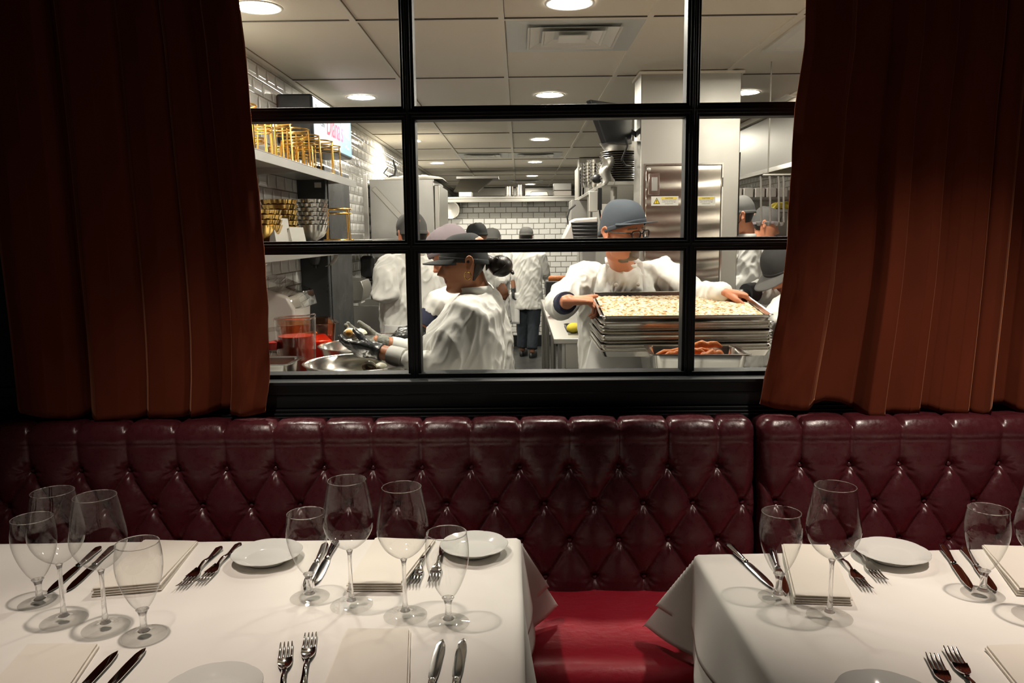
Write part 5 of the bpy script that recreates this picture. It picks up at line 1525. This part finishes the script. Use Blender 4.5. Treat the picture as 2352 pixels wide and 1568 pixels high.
def remesh(mb, name, mats, parent, voxel, smooth_it=2, folds=0.0, seed=0, region=None, fscale=1.0):
    """fuses the overlapping shapes in mb into one continuous skin"""
    off = Vector(parent.location)
    me0 = bpy.data.meshes.new('tmp'); me0.from_pydata([tuple(Vector(p) - off) for p in mb.v], [], mb.f)
    bm = bmesh.new(); bm.from_mesh(me0); bmesh.ops.recalc_face_normals(bm, faces=bm.faces); bm.to_mesh(me0); bm.free()
    o = bpy.data.objects.new('tmp', me0); COL.objects.link(o)
    md = o.modifiers.new('r', 'REMESH'); md.mode = 'VOXEL'; md.voxel_size = voxel; md.use_smooth_shade = True
    ms = o.modifiers.new('s', 'SMOOTH'); ms.factor = .5; ms.iterations = smooth_it
    me = bpy.data.meshes.new_from_object(o.evaluated_get(bpy.context.evaluated_depsgraph_get()))
    bpy.data.objects.remove(o); bpy.data.meshes.remove(me0)
    me.name = name
    n = len(me.vertices)
    co = np.empty(n * 3, np.float32); me.vertices.foreach_get('co', co); co = co.reshape(-1, 3)
    if folds:
        no = np.empty(n * 3, np.float32); me.vertex_normals.foreach_get('vector', no); no = no.reshape(-1, 3)
        d = np.empty(n, np.float32)
        fs = fscale
        for i in range(n):
            x, y, z = co[i]
            a = noise.noise(Vector((x * 9 * fs + seed + z * 3, y * 9 * fs, (z + .5 * x + .4 * y) * 4 * fs)))
            b_ = noise.noise(Vector((x * 22 * fs - z * 9, y * 22 * fs + seed + z * 7, (z - .6 * x) * 8 * fs)))
            a = 1 - 3.0 * abs(a); b_ = 1 - 3.0 * abs(b_)
            d[i] = (a * .7 if a > 0 else a * .35) + (b_ * .55 if b_ > 0 else b_ * .2)
        co = co + no * (d * folds)[:, None]
        me.vertices.foreach_set('co', co.astype(np.float32).ravel())
    me.materials.clear()
    for m_ in mats: me.materials.append(m_)
    if region is not None:
        k = len(me.polygons)
        pc = np.empty(k * 3, np.float32); me.polygons.foreach_get('center', pc)
        me.polygons.foreach_set('material_index', region(pc.reshape(-1, 3) + np.array(off)).astype(np.int32))
    me.polygons.foreach_set('use_smooth', [True] * len(me.polygons))
    me.update()
    ob = bpy.data.objects.new(name, me); COL.objects.link(ob); ob.parent = parent
    return ob
def face_region(hd, brow=True, beard=False):
    def fn(pc):
        L = hd.local(pc); x, y, z = np.abs(L[:, 0]), L[:, 1], L[:, 2]
        r = np.zeros(len(pc))
        inh = (np.abs(z) < .55) & (y > .12)
        lip = inh & (y > .25) & (x < .115 - .25 * np.abs(z + .263)) & (np.abs(z + .263) < .045)
        r[lip] = 1
        if brow: r[inh & (x > .055) & (x < .215) & (np.abs(z - .098 + .12 * np.maximum(0, x - .14)) < .016)] = 2
        r[inh & (np.hypot((x - .135) / .05, (z - .012) / .017) < 1)] = 3
        r[inh & (np.hypot((x - .135) / .019, (z - .010) / .017) < 1)] = 4
        if beard:
            r[(y > .02) & (z < -.19) & (z > -.56) & (x < .13) & ~lip & ((z < -.30) | (z > -.235) & (x < .12) & (z < -.195) | (x > .10))] = 5
        return r
    return fn
def cap(hd, t, mt, kind, brim=None, z0=.115, tilt=.05, puff=1.07, band=None, back_drop=.12, height=.555):
    """crown, optional bill; tilt lowers the back"""
    mb = MB(); n = 56; rows = []
    K = 16
    for k in range(K + 1):
        s_ = k / K
        row = []
        for i in range(n):
            ph = 2 * PI * i / n
            c = math.cos(ph)
            zb = z0 - (back_drop * (1 - c) / 2) + tilt * 0
            z = zb + (height - zb) * math.sin(s_ * PI / 2)
            if kind == 'flat': zz = min(.30, zb)
            p0 = head_pt(min(max(zb, .10), .2), ph, puff, False)
            sh = math.cos(s_ * PI / 2) ** (.62 if kind != 'tall' else .5)
            if kind == 'soft': sh = min(1.0, sh * 1.06) if s_ > .1 else 1.0
            x, y = p0.x * sh, -.03 + (p0.y + .03) * sh
            y -= .03 * (1 - sh)
            if kind == 'soft': z += .015 * math.sin(ph * 5 + 1) * math.sin(s_ * PI)
            row.append(hd.w(Vector((x, y, z))))
        rows.append(row)
    mb.rings(rows, False)
    o = mb.build('cap', mt, t, world=True, solid=.003, smooth=60)
    mb = MB()
    rows = []
    for (dk, dz) in ((1.012, -.012), (1.022, .0), (1.022, .055), (1.010, .068)):
        rows.append([hd.w(Vector(((q := head_pt(min(max(z0, .10), .2), 2 * PI * i / n, puff * dk, False)).x, q.y, z0 - (back_drop * (1 - math.cos(2 * PI * i / n)) / 2) + dz))) for i in range(n)])
    mb.rings(rows, False); mb.build('cap_band', band or mt, o, world=True, solid=.002)
    for ob in o.children: ob.location = (0, 0, 0)
    if brim:
        ln, droop, bm_ = brim
        mb = MB()
        def f(u, v):
            a = (u - .5) * 2 * 1.18
            q = head_pt(min(max(z0, .10), .2), a, puff * 1.01, False)
            out = ln * (1 - (abs(u - .5) * 2) ** 2.4) ** .55 * v
            e = Vector((q.x * (1 + .12 * v * abs(math.sin(a))), q.y + out, z0 - .005 - droop * v ** 1.4 - .07 * (abs(u - .5) * 2) ** 2 * (.1 + .9 * v)))
            return hd.w(e)
        mb.grid(32, 10, f)
        mb.build('bill', bm_, t, world=True, solid=.004, smooth=60)
    return o
def hair_back(hd, t, mt, z0=-.24, z1=.22, k=1.045, ph0=1.75):
    mb = MB()
    mb.grid(36, 16, lambda u, v: hd.w(head_pt(z0 + (z1 - z0) * v, ph0 + (2 * PI - 2 * ph0) * u, k + .02 * math.sin(u * 40) * .15, False)))
    mb.build('hair', mt, t, world=True, solid=.006, smooth=60)

def person(label, hd, skin, lat, fwd, pelvis, chest, neck, shA, elA, wrA, shB, elB, wrB, bulk=1.0, vox=.0065, jvox=.008,
           handA=None, handB=None, sleeveA=.9, sleeveB=.9, cuffs=None, legs=True, feet=None, trouser=None, folds=.011, seed=1, beard=False, brow=True, coat_hem=.72, armr=1.0, gloveA=None, gloveB=None, fore=1.0, chest_f=None, hairm=None):
    """joints in world coordinates; A is the arm at -lat, B the arm at +lat"""
    lat, fwd = Vector(lat).normalized(), Vector(fwd).normalized()
    pelvis, chest, neck = Vector(pelvis), Vector(chest), Vector(neck)
    t = thing('person', label, 'person', (pelvis.x, pelvis.y, 0))
    arms = [(Vector(shA), Vector(elA), Vector(wrA)), (Vector(shB), Vector(elB), Vector(wrB))]
    # ---- body: one continuous skin
    mb = MB()
    add_head(mb, hd)
    hb = hd.w((0, -.10, -.38))
    mb.tube([hd.w((0, -.07, -.2)), hb, hb.lerp(neck, .6), neck + (chest - neck) * .1, neck + (chest - neck) * .35], [.052, .054, .056, .064, .07], 20, round_ends=True)
    up = (neck - chest).normalized()
    mb.rings([ring_pts(pelvis, lat, fwd, .135 * bulk, .09 * bulk), ring_pts(pelvis.lerp(chest, .5), lat, fwd, .12 * bulk, .085 * bulk), ring_pts(chest, lat, fwd, .14 * bulk, .09 * bulk), ring_pts(chest.lerp(neck, .6), lat, fwd, .13 * bulk, .075 * bulk), ring_pts(neck + up * .01, lat, fwd, .06, .05)])
    for (sh, el, wr), hand, gl in ((arms[0], handA, gloveA), (arms[1], handB, gloveB)):
        mb.tube([sh.lerp(chest.lerp(neck, .5), .35), sh, sh.lerp(el, .5), el, el.lerp(wr, .35), wr], [.045, .048, .043 * armr, .038 * armr * (.5 + .5 * fore), .040 * armr * fore, .0275 * min(1.05, armr)], 16, round_ends=True)
        if hand: add_hand(mb, wr, **(dict(hand, fat=hand.get('fat', 1) * .86, s=hand.get('s', 1) * .97) if gl is not None else hand))
    if legs:
        hipo = .085 * bulk
        ft = feet or ((pelvis - lat * .11).to_tuple()[:2] + (0.08,), (pelvis + lat * .11).to_tuple()[:2] + (0.08,))
        kn = []
        for sgn, f_ in ((-1, ft[0]), (1, ft[1])):
            hp = pelvis + lat * hipo * sgn; f_ = Vector(f_)
            k_ = hp.lerp(f_, .5) + fwd * .02
            mb.tube([hp + Vector((0, 0, .05)), hp, k_, f_], [.07, .078, .05, .036], 14, round_ends=True)
            kn.append((hp, k_, f_))
    ms = [skin, M['lip'], hairm or M['hair'], M['eye_white'], M['eye_dark'], M['beard']]
    remesh(mb, 'body', ms, t, vox, 1, region=face_region(hd, brow, beard))
    # ---- jacket
    mb = MB()
    hem = pelvis + (pelvis - chest).normalized() * .10
    hem.z = min(hem.z, coat_hem)
    cf = chest_f or .135
    rr = [ring_pts(hem, lat, fwd, .198 * bulk, .145 * bulk), ring_pts(pelvis, lat, fwd, .19 * bulk, .14 * bulk), ring_pts(pelvis.lerp(chest, .5), lat, fwd, .178 * bulk, .128 * bulk, front=cf * bulk), ring_pts(chest, lat, fwd, .19 * bulk, .122 * bulk, front=cf * bulk), ring_pts(chest.lerp(neck, .55), lat, fwd, .178 * bulk, .105 * bulk), ring_pts(chest.lerp(neck, .85), lat, fwd, .115 * bulk, .082 * bulk), ring_pts(neck, lat, fwd, .076, .066)]
    mb.rings(rr)
    cuffpos = []
    for (sh, el, wr), sl in ((arms[0], sleeveA), (arms[1], sleeveB)):
        ce = el.lerp(wr, sl)
        mid = chest.lerp(neck, .62)
        mb.tube([sh.lerp(mid, .6), sh.lerp(mid, .2), sh, sh.lerp(el, .55), el, el.lerp(ce, .5), ce], [.06 * bulk, .066 * bulk, .064 * bulk * max(1, armr ** .5), .061 * armr * bulk, .058 * armr * bulk * (.6 + .4 * fore), .053 * armr * (.3 + .7 * fore), .049 * armr * fore], 20, round_ends=True)
        cuffpos.append((el, ce, wr))
    remesh(mb, 'jacket', [M['jacket']], t, jvox, 4, folds=folds, seed=seed)
    # collar: upright band with a gap at the front
    mb = MB()
    cup = (hd.w((0, -.12, -.42)) - neck).normalized()
    rows = []
    for dz, a, b_ in ((-.012, .074, .066), (.012, .069, .062), (.034, .067, .060)):
        c_ = neck + cup * dz
        rows.append([c_ + lat * (a * math.cos(q_)) + fwd * (b_ * math.sin(q_)) for q_ in np.linspace(PI / 2 + .25, PI / 2 + 2 * PI - .25, 40)])
    mb.add([p for r_ in rows for p in r_], [(j * 40 + i, j * 40 + i + 1, (j + 1) * 40 + i + 1, (j + 1) * 40 + i) for j in range(2) for i in range(39)])
    mb.build('collar', M['jacket'], t, world=True, solid=.005, smooth=60)
    # cuffs
    for i, (el, ce, wr) in enumerate(cuffpos):
        cm = (cuffs or (None, None))[i]
        if cm is not None:
            d = (wr - el).normalized(); mb = MB()
            mb.tube([ce + d * .02, ce + d * .05, ce + d * .082], [.050 * armr * fore, .051 * armr * fore, .047 * armr * fore], 18); mb.build('cuff', cm, t, world=True, smooth=50)
        gm = (gloveA, gloveB)[i]
        if gm is not None:
            hand = (handA, handB)[i]; mb = MB()
            add_hand(mb, wr, **dict(hand, fat=hand.get('fat', 1) * 1.10))
            d = (wr - el).normalized()
            mb.tube([wr - d * .036, wr - d * .02, wr + d * .01], [.034, .0315, .031], 18)
            remesh(mb, 'glove', [gm], t, max(.0032, vox * .55), 1, folds=.0016, seed=seed + i, fscale=3.0)
    if legs:
        mb = MB()
        for hp, k_, f_ in kn:
            mb.tube([hp + Vector((0, 0, .10)), hp, k_, f_ + Vector((0, 0, .03))], [.075, .098 * bulk, .076, .066], 18, round_ends=False)
        mb.rings([ring_pts(pelvis + Vector((0, 0, -.04)), lat, fwd, .165 * bulk, .115 * bulk), ring_pts(pelvis + Vector((0, 0, .08)), lat, fwd, .15 * bulk, .105 * bulk)])
        remesh(mb, 'trousers', [trouser or M['trouser']], t, .012, 3, folds=.006, seed=seed + 5)
        for hp, k_, f_ in kn:
            mb = MB(); fx = Vector((fwd.x, fwd.y, 0)).normalized(); lx = Vector((-fx.y, fx.x, 0))
            b0 = Vector((f_.x, f_.y, 0))
            mb.rings([[b0 + fx * (y + .06) + lx * x + Vector((0, 0, z)) for x, y in [(.045 * s_ * math.cos(a), .135 * s_ * math.sin(a)) for a in np.linspace(0, 2 * PI, 20, endpoint=False)]] for z, s_ in ((.0, .95), (.012, 1.0), (.045, .98), (.07, .8), (.085, .5))])
            mb.build('shoe', M['black_matte'], t, world=True, smooth=60)
    return t
def bib_apron(t, lat, fwd, top, bottom, a0, b0, a1, b1, mt, top_w=.7, off=.012, low_w=1.15):
    mb = MB(); lat, fwd = Vector(lat).normalized(), Vector(fwd).normalized(); top, bottom = Vector(top), Vector(bottom)
    def f(u, v):
        c = top.lerp(bottom, v); a, b_ = a0 + (a1 - a0) * v, b0 + (b1 - b0) * v
        wd = top_w + (low_w - top_w) * min(1, v * 2.2) ** .8
        th = PI / 2 + (u - .5) * 2 * wd
        wv = .006 * noise.noise(Vector((u * 6, v * 5, a0 * 9))) + .004 * math.sin(u * 22) * v
        return c + lat * (a + off + wv) * math.cos(th) + fwd * (b_ + off + wv) * math.sin(th)
    mb.grid(40, 40, f)
    return mb.build('apron', mt, t, world=True, solid=.003, smooth=70)

# ---- woman in the charcoal cap, in profile, holding egg halves
Y0 = 3.0
hw_ = Head(P(1067, 604, Y=Y0), (-.99, -.06, -.10), .222)
hands_w = dict(s=.86, fat=1.2)
wA, wB = P(860, 804, Y=2.90), P(868, 784, Y=3.13)
t = person('woman in charcoal cap with hair bun, in profile, cupping egg halves in black gloves', hw_, M['skin_f'], (0, 1, 0), (-1, 0, -.08),
           P(1078, 985, Y=3.02), P(1072, 770, Y=3.01), P(1098, 672, Y=3.02),
           P(1078, 726, Y=2.86), P(1012, 846, Y=2.80), wA, P(1070, 712, Y=3.18), P(990, 815, Y=3.22), wB,
           bulk=1.10, vox=.0038, jvox=.0065, armr=1.16, fore=.64,
           handA=dict(D=(-1, .12, .06), N=(.05, .66, .75), T=(0, -.7, .7), curl=(.5, .28, .30, .34, .40), thumb=(.22, .5, .25), spread=-.01, **hands_w),
           handB=dict(D=(-1, -.10, .24), N=(.15, -.70, .70), T=(0, .7, .7), curl=(.5, .32, .38, .44, .5), thumb=(.15, .45, .25), spread=-.01, **hands_w),
           sleeveA=.47, sleeveB=.42, gloveA=M['glove'], gloveB=M['glove_dusty'], cuffs=(M['jacket'], M['jacket']), folds=.011, seed=2, chest_f=.15)
cap(hw_, t, M['cap_black'], 'flat', brim=(.30, .03, M['cap_black']), z0=.10, puff=1.055, height=.50, back_drop=.16)
hair_back(hw_, t, M['hair'], -.30, .06, 1.04, 1.95)
mb = MB()
bc = hw_.w((0, -.61, -.12)); mb.sphere(bc, (.047, .042, .042), 24, 16)
mb.tube([hw_.w((0, -.36, -.02)), hw_.w((0, -.46, -.03)), bc], [.035, .022, .03], 14)
for k in range(3):
    a = k * 2.1; mb.tube([bc + Vector((.046 * math.cos(a + j * .5) * (1 - .12 * j),   .038 * math.sin(a + j * .5), .03 * (j - 2) / 2.2)) for j in range(5)], .007, 8, round_ends=True)
mb.build('hair_bun', M['hair'], t, world=True)
mb = MB(); e = hw_.w((-.375, -.035, -.165)); mb.tube([e + Vector((.012 * math.cos(a), .003 * math.sin(a * 2), .014 * math.sin(a) - .008)) for a in np.linspace(0, 2 * PI, 20, endpoint=False)], .0022, 8, closed=True); mb.build('hoop_earring', M['gold'], t, world=True)
mb = MB()   # seam and pen on the sleeve
a, c = P(1030, 700, Y=2.772), P(1010, 790, Y=2.74)
for (px, py, l) in (((1003, 722, 'egg'),)): pass
for (px, py, dy, rot, l) in ((805, 770, 3.01, Euler((2.7, .5, .3)), 'boiled egg half with yolk, left one in the gloved hands'), (827, 771, 3.02, Euler((3.0, -.3, .2)), 'boiled egg half white side up, right one in the gloved hands')):
    q = P(px, py, Y=dy)
    m = MB(); egg_half(m, (0, 0, 0), .030, rot)
    o = m.build('egg_half', M['egg']); o.location = q; tag(o, l, 'egg', 'peeled egg halves')
q = P(805, 769, Y=2.985); m = MB(); m.sphere((0, -.018, .012), (.016, .013, .014), 14, 10); oy = m.build('yolk', M['yolk'], [o_ for o_ in bpy.data.objects if o_.get('label', '').startswith('boiled egg half with yolk')][0])

# ---- chef in the blue-grey cap holding the tray
hc = Head(P(1430, 533, Y=3.46), (.66, -.74, -.09), .240, roll=.07)
cA, cB = P(1307, 691, Y=3.26), P(1662, 673, Y=3.36)
latc, fwdc = (1, .06, 0), (.05, -1, -.12)
pel, che, nek = P(1428, 1010, Y=3.76), P(1430, 765, Y=3.73), P(1430, 611, Y=3.61)
t = person('man in blue-grey cap and glasses, white chef coat and apron, lifting a food tray', hc, M['skin_m'], latc, fwdc, pel, che, nek,
           P(1346, 634, Y=3.66), P(1283, 703, Y=3.46), cA, P(1518, 626, Y=3.68), P(1596, 684, Y=3.54), cB,
           bulk=1.14, vox=.0038, jvox=.0065, armr=1.04, fore=.92,
           handA=dict(D=(1, -.06, .02), N=(-.1, .1, -1), T=(0, 1, 0), curl=(.5, .75, .8, .8, .8), thumb=(.35, -.12, .05), s=1.02, spread=.03),
           handB=dict(D=(1, -.05, -.10), N=(-.1, 0, -1), T=(0, -1, 0), curl=(.5, .62, .66, .7, .72), thumb=(.5, .35, .2), s=1.0, spread=.03),
           sleeveA=.40, sleeveB=.86, cuffs=(M['navy'], None), folds=.013, seed=4, beard=True, hairm=M['beard'])
cap(hc, t, M['cap_grey'], 'ball', brim=(.29, -.04, M['cap_grey']), z0=.20, puff=1.085, height=.58, back_drop=.32)
hair_back(hc, t, M['beard'], -.22, .02, 1.03, 2.0)
mb = MB()
for sd in (-1, 1):
    pts = []
    for k in range(28):
        a = 2 * PI * k / 28; c_, s_ = math.cos(a), math.sin(a)
        x = sd * .135 + .098 * math.copysign(abs(c_) ** .55, c_); z = .0 + .062 * math.copysign(abs(s_) ** .6, s_)
        pts.append(hc.w((x, .45 - .35 * (abs(x)) ** 2 * 1.6, z)))
    mb.tube(pts, .0028, 8, closed=True)
    mb.tube([hc.w((sd * .232, .425, .03)), hc.w((sd * .335, .33, .035)), hc.w((sd * .365, .05, .03)), hc.w((sd * .36, -.08, .02))], .0026, 8)
mb.tube([hc.w((-.042, .455, .01)), hc.w((0, .475, .02)), hc.w((.042, .455, .01))], .0028, 8)
gl_ = mb.build('spectacles', M['black_matte'], t, world=True)
for sd in (-1, 1):
    mb = MB(); mb.grid(6, 6, lambda u, v: hc.w((sd * .135 + (u - .5) * .18, .448 - .55 * (abs(sd * .135 + (u - .5) * .18)) ** 2, (v - .5) * .11))); mb.build('lens', M['lens'], t, world=True)
bib_apron(t, latc, fwdc, che.lerp(nek, .28), pel + Vector((0, 0, -.12)), .185 * 1.16, .135 * 1.16, .20 * 1.16, .155 * 1.16, M['jacket2'], top_w=.62)
mb = MB()
for sd in (-1, 1):
    A_ = che.lerp(nek, .26) + Vector(latc) * sd * .10 + Vector(fwdc) * .165
    pts = [A_, A_.lerp(nek + Vector(latc) * sd * .06, .5) + Vector(fwdc) * .045, nek + Vector(latc) * sd * .072 + Vector(fwdc) * .035 + Vector((0, 0, .02)), nek + Vector(latc) * sd * .06 - Vector(fwdc) * .06 + Vector((0, 0, .03))]
    mb.tube(pts, .013, 8, flat=.25, side=(1, 0, 0))
mb.build('apron_strap', M['jacket2'], t, world=True)
bm_ = MB(); bm_.sphere((0, 0, 0), (.009, .005, .009), 12, 8)
pb_ = None
for k in range(3):
    for sd in (-1, 1):
        c_ = che.lerp(nek, .80 - .2 * k) + Vector(latc) * sd * (.05 + .004 * k) + Vector(fwdc) * (.115 + .022 * k) - Vector(t.location)
        if pb_ is None: pb_ = bm_.build('button', M['white_plastic'], t); ob = pb_
        else: ob = pb_.copy(); COL.objects.link(ob); ob.parent = t
        ob.location = c_

# ---- cook in the mauve cap behind the woman
hm = Head(P(1038, 584, Y=3.55), (-.86, .10, -.42), .232)
wr4 = P(962, 768, Y=3.36)
t = person('cook in mauve cap and white coat, bending behind the woman, gloved hand holding a rod', hm, M['skin_m'], (.1, 1, 0), (-1, .1, -.12),
           P(1108, 1000, Y=3.62), P(1108, 780, Y=3.62), P(1080, 650, Y=3.60), P(1100, 675, Y=3.44), P(1003, 705, Y=3.40), wr4,
           P(1085, 668, Y=3.80), P(1010, 730, Y=3.85), P(965, 760, Y=3.62), bulk=1.12, vox=.0055, jvox=.0075,
           handA=dict(D=(-1, .0, .06), N=(.0, .3, -1), T=(0, 1, .2), curl=(.5, .8, .85, .9, .9), thumb=(.4, .5, .4), s=1.0),
           handB=dict(D=(-1, 0, 0), N=(0, -.5, -1), T=(0, -1, 0), curl=(.5, .7, .7, .7, .7), s=1.0), sleeveA=.12, sleeveB=.3, gloveA=M['glove'], gloveB=M['glove'], cuffs=(M['navy'], M['navy']), seed=6)
cap(hm, t, M['cap_lav'], 'soft', z0=.12, puff=1.10, height=.56, back_drop=.08, band=M['cap_lav'])
hair_back(hm, t, M['hair'], -.22, .05, 1.03, 2.0)
m = MB(); m.tube([P(868, 767, Y=3.36), P(930, 764, Y=3.36)], .004, 8, round_ends=True); item('metal_rod', 'thin pale metal rod held in the gloved hand behind the egg halves', 'rod', m, M['steel_bright'], loc=P(868, 767, Y=3.36))

# ---- man with folded arm by the dispensers, back turned
h3 = Head(P(946, 541, Y=4.62), (-.45, .86, -.22), .235)
t = person('man in pale grey cap and white coat, back turned, elbow bent, left of the refrigerator', h3, M['skin_m'], (.87, .5, 0), (-.5, .87, -.05),
           P(958, 860, Y=4.62), P(958, 690, Y=4.62), P(950, 588, Y=4.62), P(897, 612, Y=4.50), P(884, 668, Y=4.42), P(915, 690, Y=4.68),
           P(1012, 612, Y=4.76), P(1015, 680, Y=4.85), P(985, 690, Y=5.02), bulk=1.15, vox=.007, jvox=.008,
           handA=dict(D=(.3, .9, 0), N=(.6, 0, -1), T=(0, 0, 1)), handB=dict(D=(-.6, .7, 0), N=(-.6, 0, -1), T=(0, 0, 1)), seed=8, coat_hem=.80, armr=1.12, folds=.014)
cap(h3, t, M['cap_light'], 'soft', z0=.10, puff=1.07, height=.55, back_drop=.14)
hair_back(h3, t, M['hair'], -.24, .02, 1.03, 1.9)
bib_apron(t, (-.87, -.5, 0), (.5, -.87, 0), P(955, 738, Y=4.62), P(955, 860, Y=4.62), .21, .16, .225, .175, M['jacket2'], top_w=1.3, low_w=1.4)

# ---- two far cooks by the tile wall
h5 = Head(P(1096, 546, Y=7.2), (-.6, .75, -.2), .235)
t = person('far cook with black striped cap, seen just right of the mauve cap', h5, M['skin_d'], (.8, .6, 0), (-.6, .8, 0), P(1100, 745, Y=7.25), P(1100, 640, Y=7.25), P(1098, 572, Y=7.23),
           P(1062, 588, Y=7.1), P(1058, 635, Y=7.1), P(1070, 655, Y=7.4), P(1138, 588, Y=7.4), P(1142, 632, Y=7.42), P(1152, 652, Y=7.2), vox=.011, jvox=.012, seed=9,
           handA=dict(D=(0, .5, -1), N=(0, 1, 0), T=(1, 0, 0)), handB=dict(D=(.3, -.3, -1), N=(0, 1, 0), T=(-1, 0, 0)))
cap(h5, t, M['cap_black'], 'soft', z0=.14, puff=1.09, height=.56)
h6 = Head(P(1130, 553, Y=8.4), (.3, .9, -.2), .235)
t = person('far cook in a pale hair net near the middle of the tile wall', h6, M['skin_m'], (.95, -.3, 0), (.3, .95, 0), P(1132, 718, Y=8.45), P(1132, 630, Y=8.45), P(1130, 574, Y=8.43),
           P(1098, 588, Y=8.5), P(1094, 630, Y=8.5), P(1105, 655, Y=8.6), P(1164, 588, Y=8.35), P(1160, 625, Y=8.2), P(1158, 645, Y=8.0), vox=.011, jvox=.012, seed=10,
           handA=dict(D=(0, .5, -1), N=(0, 1, 0), T=(1, 0, 0)), handB=dict(D=(0, -.5, -1), N=(-1, 0, 0), T=(0, -1, 0)))
cap(h6, t, M['cap_light'], 'soft', z0=.14, puff=1.08, height=.56)
hair_back(h6, t, M['hair'], -.24, .08, 1.03, 1.8)

# ---- man standing far down the aisle
h7 = Head(P(1209, 545, Y=10.1), (.25, .95, -.12), .235)
f7a, f7b = P(1200, 806, Y=10.1), P(1222, 812, Y=9.95)
t = person('man standing far down the aisle, back turned, white coat and dark trousers', h7, M['skin_d'], (.97, -.25, 0), (.25, .97, 0), P(1213, 690, Y=10.1), P(1212, 622, Y=10.1), P(1210, 570, Y=10.1),
           P(1182, 586, Y=10.15), P(1180, 628, Y=10.12), P(1179, 668, Y=10.05), P(1243, 586, Y=10.05), P(1252, 625, Y=10.1), P(1258, 648, Y=10.3), vox=.011, jvox=.012, seed=12, bulk=1.0,
           handA=dict(D=(0, 0, -1), N=(1, 0, 0), T=(0, 1, 0)), handB=dict(D=(.4, .8, -.2), N=(0, 0, -1), T=(-1, 0, 0)), gloveA=M['glove'], gloveB=M['glove'], sleeveA=.30, sleeveB=.6, coat_hem=.80,
           feet=((f7a.x, 10.1, .08), (f7b.x, 9.95, .08)))
cap(h7, t, M['cap_light'], 'soft', z0=.14, puff=1.08, height=.55, back_drop=.06)
hair_back(h7, t, M['hair'], -.26, .14, 1.035, 1.8)
mb = MB(); q = P(1190, 720, Y=10.0); mb.grid(8, 12, lambda u, v: (q.x - .10 + u * .12, 10.02 + .02 * math.sin(u * 5), .83 - v * .40)); mb.build('apron', M['jacket2'], t, world=True, solid=.004)

# ---- right side: masked man, woman in grey cap, bending person in dark cap
h8 = Head(P(1700, 497, Y=5.35), (-.90, .28, -.18), .240)
t = person('man in grey cap and black face mask, facing away beside the steel column', h8, M['skin_m'], (.3, .9, 0), (-.95, .3, 0), P(1712, 800, Y=5.35), P(1714, 640, Y=5.35), P(1714, 548, Y=5.35),
           P(1722, 580, Y=5.17), P(1716, 645, Y=5.12), P(1672, 668, Y=5.12), P(1712, 570, Y=5.52), P(1690, 640, Y=5.6), P(1655, 660, Y=5.6), vox=.0065, jvox=.0075, seed=14, bulk=1.08,
           handA=dict(D=(-1, 0, 0), N=(0, 0, -1), T=(0, 1, 0)), handB=dict(D=(-1, 0, 0), N=(0, 0, -1), T=(0, -1, 0)), folds=.013)
cap(h8, t, M['cap_light'], 'soft', z0=.12, puff=1.07, height=.56, back_drop=.10)
hair_back(h8, t, M['hair'], -.20, .10, 1.03, 1.85)
mb = MB(); mb.grid(20, 10, lambda u, v: h8.w(head_pt(-.47 + .36 * v, (u - .5) * 2.1, 1.06, True))); mb.build('face_mask', M['black_cloth'], t, world=True, solid=.003)
mb = MB(); mb.tube([h8.w((-.30, .10, -.22)), h8.w((-.345, .0, -.12)), h8.w((-.37, -.06, .06))], .0022, 6); mb.build('mask_strap', M['black_cloth'], t, world=True)
h9 = Head(P(1757, 517, Y=5.75), (.93, -.15, -.22), .232, roll=-.05)
t = person('woman in striped grey cap facing right, behind the masked man', h9, M['skin_m'], (-.15, -.95, 0), (.97, -.15, 0), P(1762, 780, Y=5.78), P(1762, 640, Y=5.78), P(1752, 552, Y=5.78),
           P(1755, 580, Y=5.94), P(1770, 640, Y=5.98), P(1800, 655, Y=5.95), P(1760, 582, Y=5.6), P(1775, 640, Y=5.56), P(1808, 650, Y=5.6), vox=.0065, jvox=.0085, seed=16,
           handA=dict(D=(1, 0, 0), N=(0, 0, -1), T=(0, -1, 0)), handB=dict(D=(1, 0, 0), N=(0, 0, -1), T=(0, 1, 0)))
cap(h9, t, M['cap_light'], 'soft', z0=.13, puff=1.07, height=.56, back_drop=.22, band=M['cap_lav'])
hair_back(h9, t, M['hair'], -.20, .06, 1.03, 2.0)
h10 = Head(P(1802, 616, Y=3.80), (-.72, -.30, -.62), .235)
t = person('person in dark cap with pale grey bill, bending beside the right curtain', h10, M['skin_m'], (-.35, .9, 0), (-.9, -.38, -.1), P(1890, 1000, Y=3.95), P(1868, 790, Y=3.92), P(1835, 672, Y=3.87),
           P(1812, 705, Y=3.70), P(1772, 745, Y=3.52), P(1722, 738, Y=3.62), P(1800, 672, Y=4.05), P(1762, 668, Y=3.98), P(1722, 672, Y=3.92), vox=.0055, jvox=.0075, seed=18, bulk=1.05,
           handA=dict(D=(-1, 0, -.2), N=(0, .2, -1), T=(0, 1, 0)), handB=dict(D=(-1, -.1, -.1), N=(0, 0, -1), T=(0, -1, 0)), gloveB=M['glove'], sleeveB=.55, cuffs=(None, M['black_cloth']), folds=.013)
cap(h10, t, M['cap_black'], 'ball', brim=(.36, .05, M['cap_light']), z0=.11, puff=1.08, height=.57, back_drop=.16)
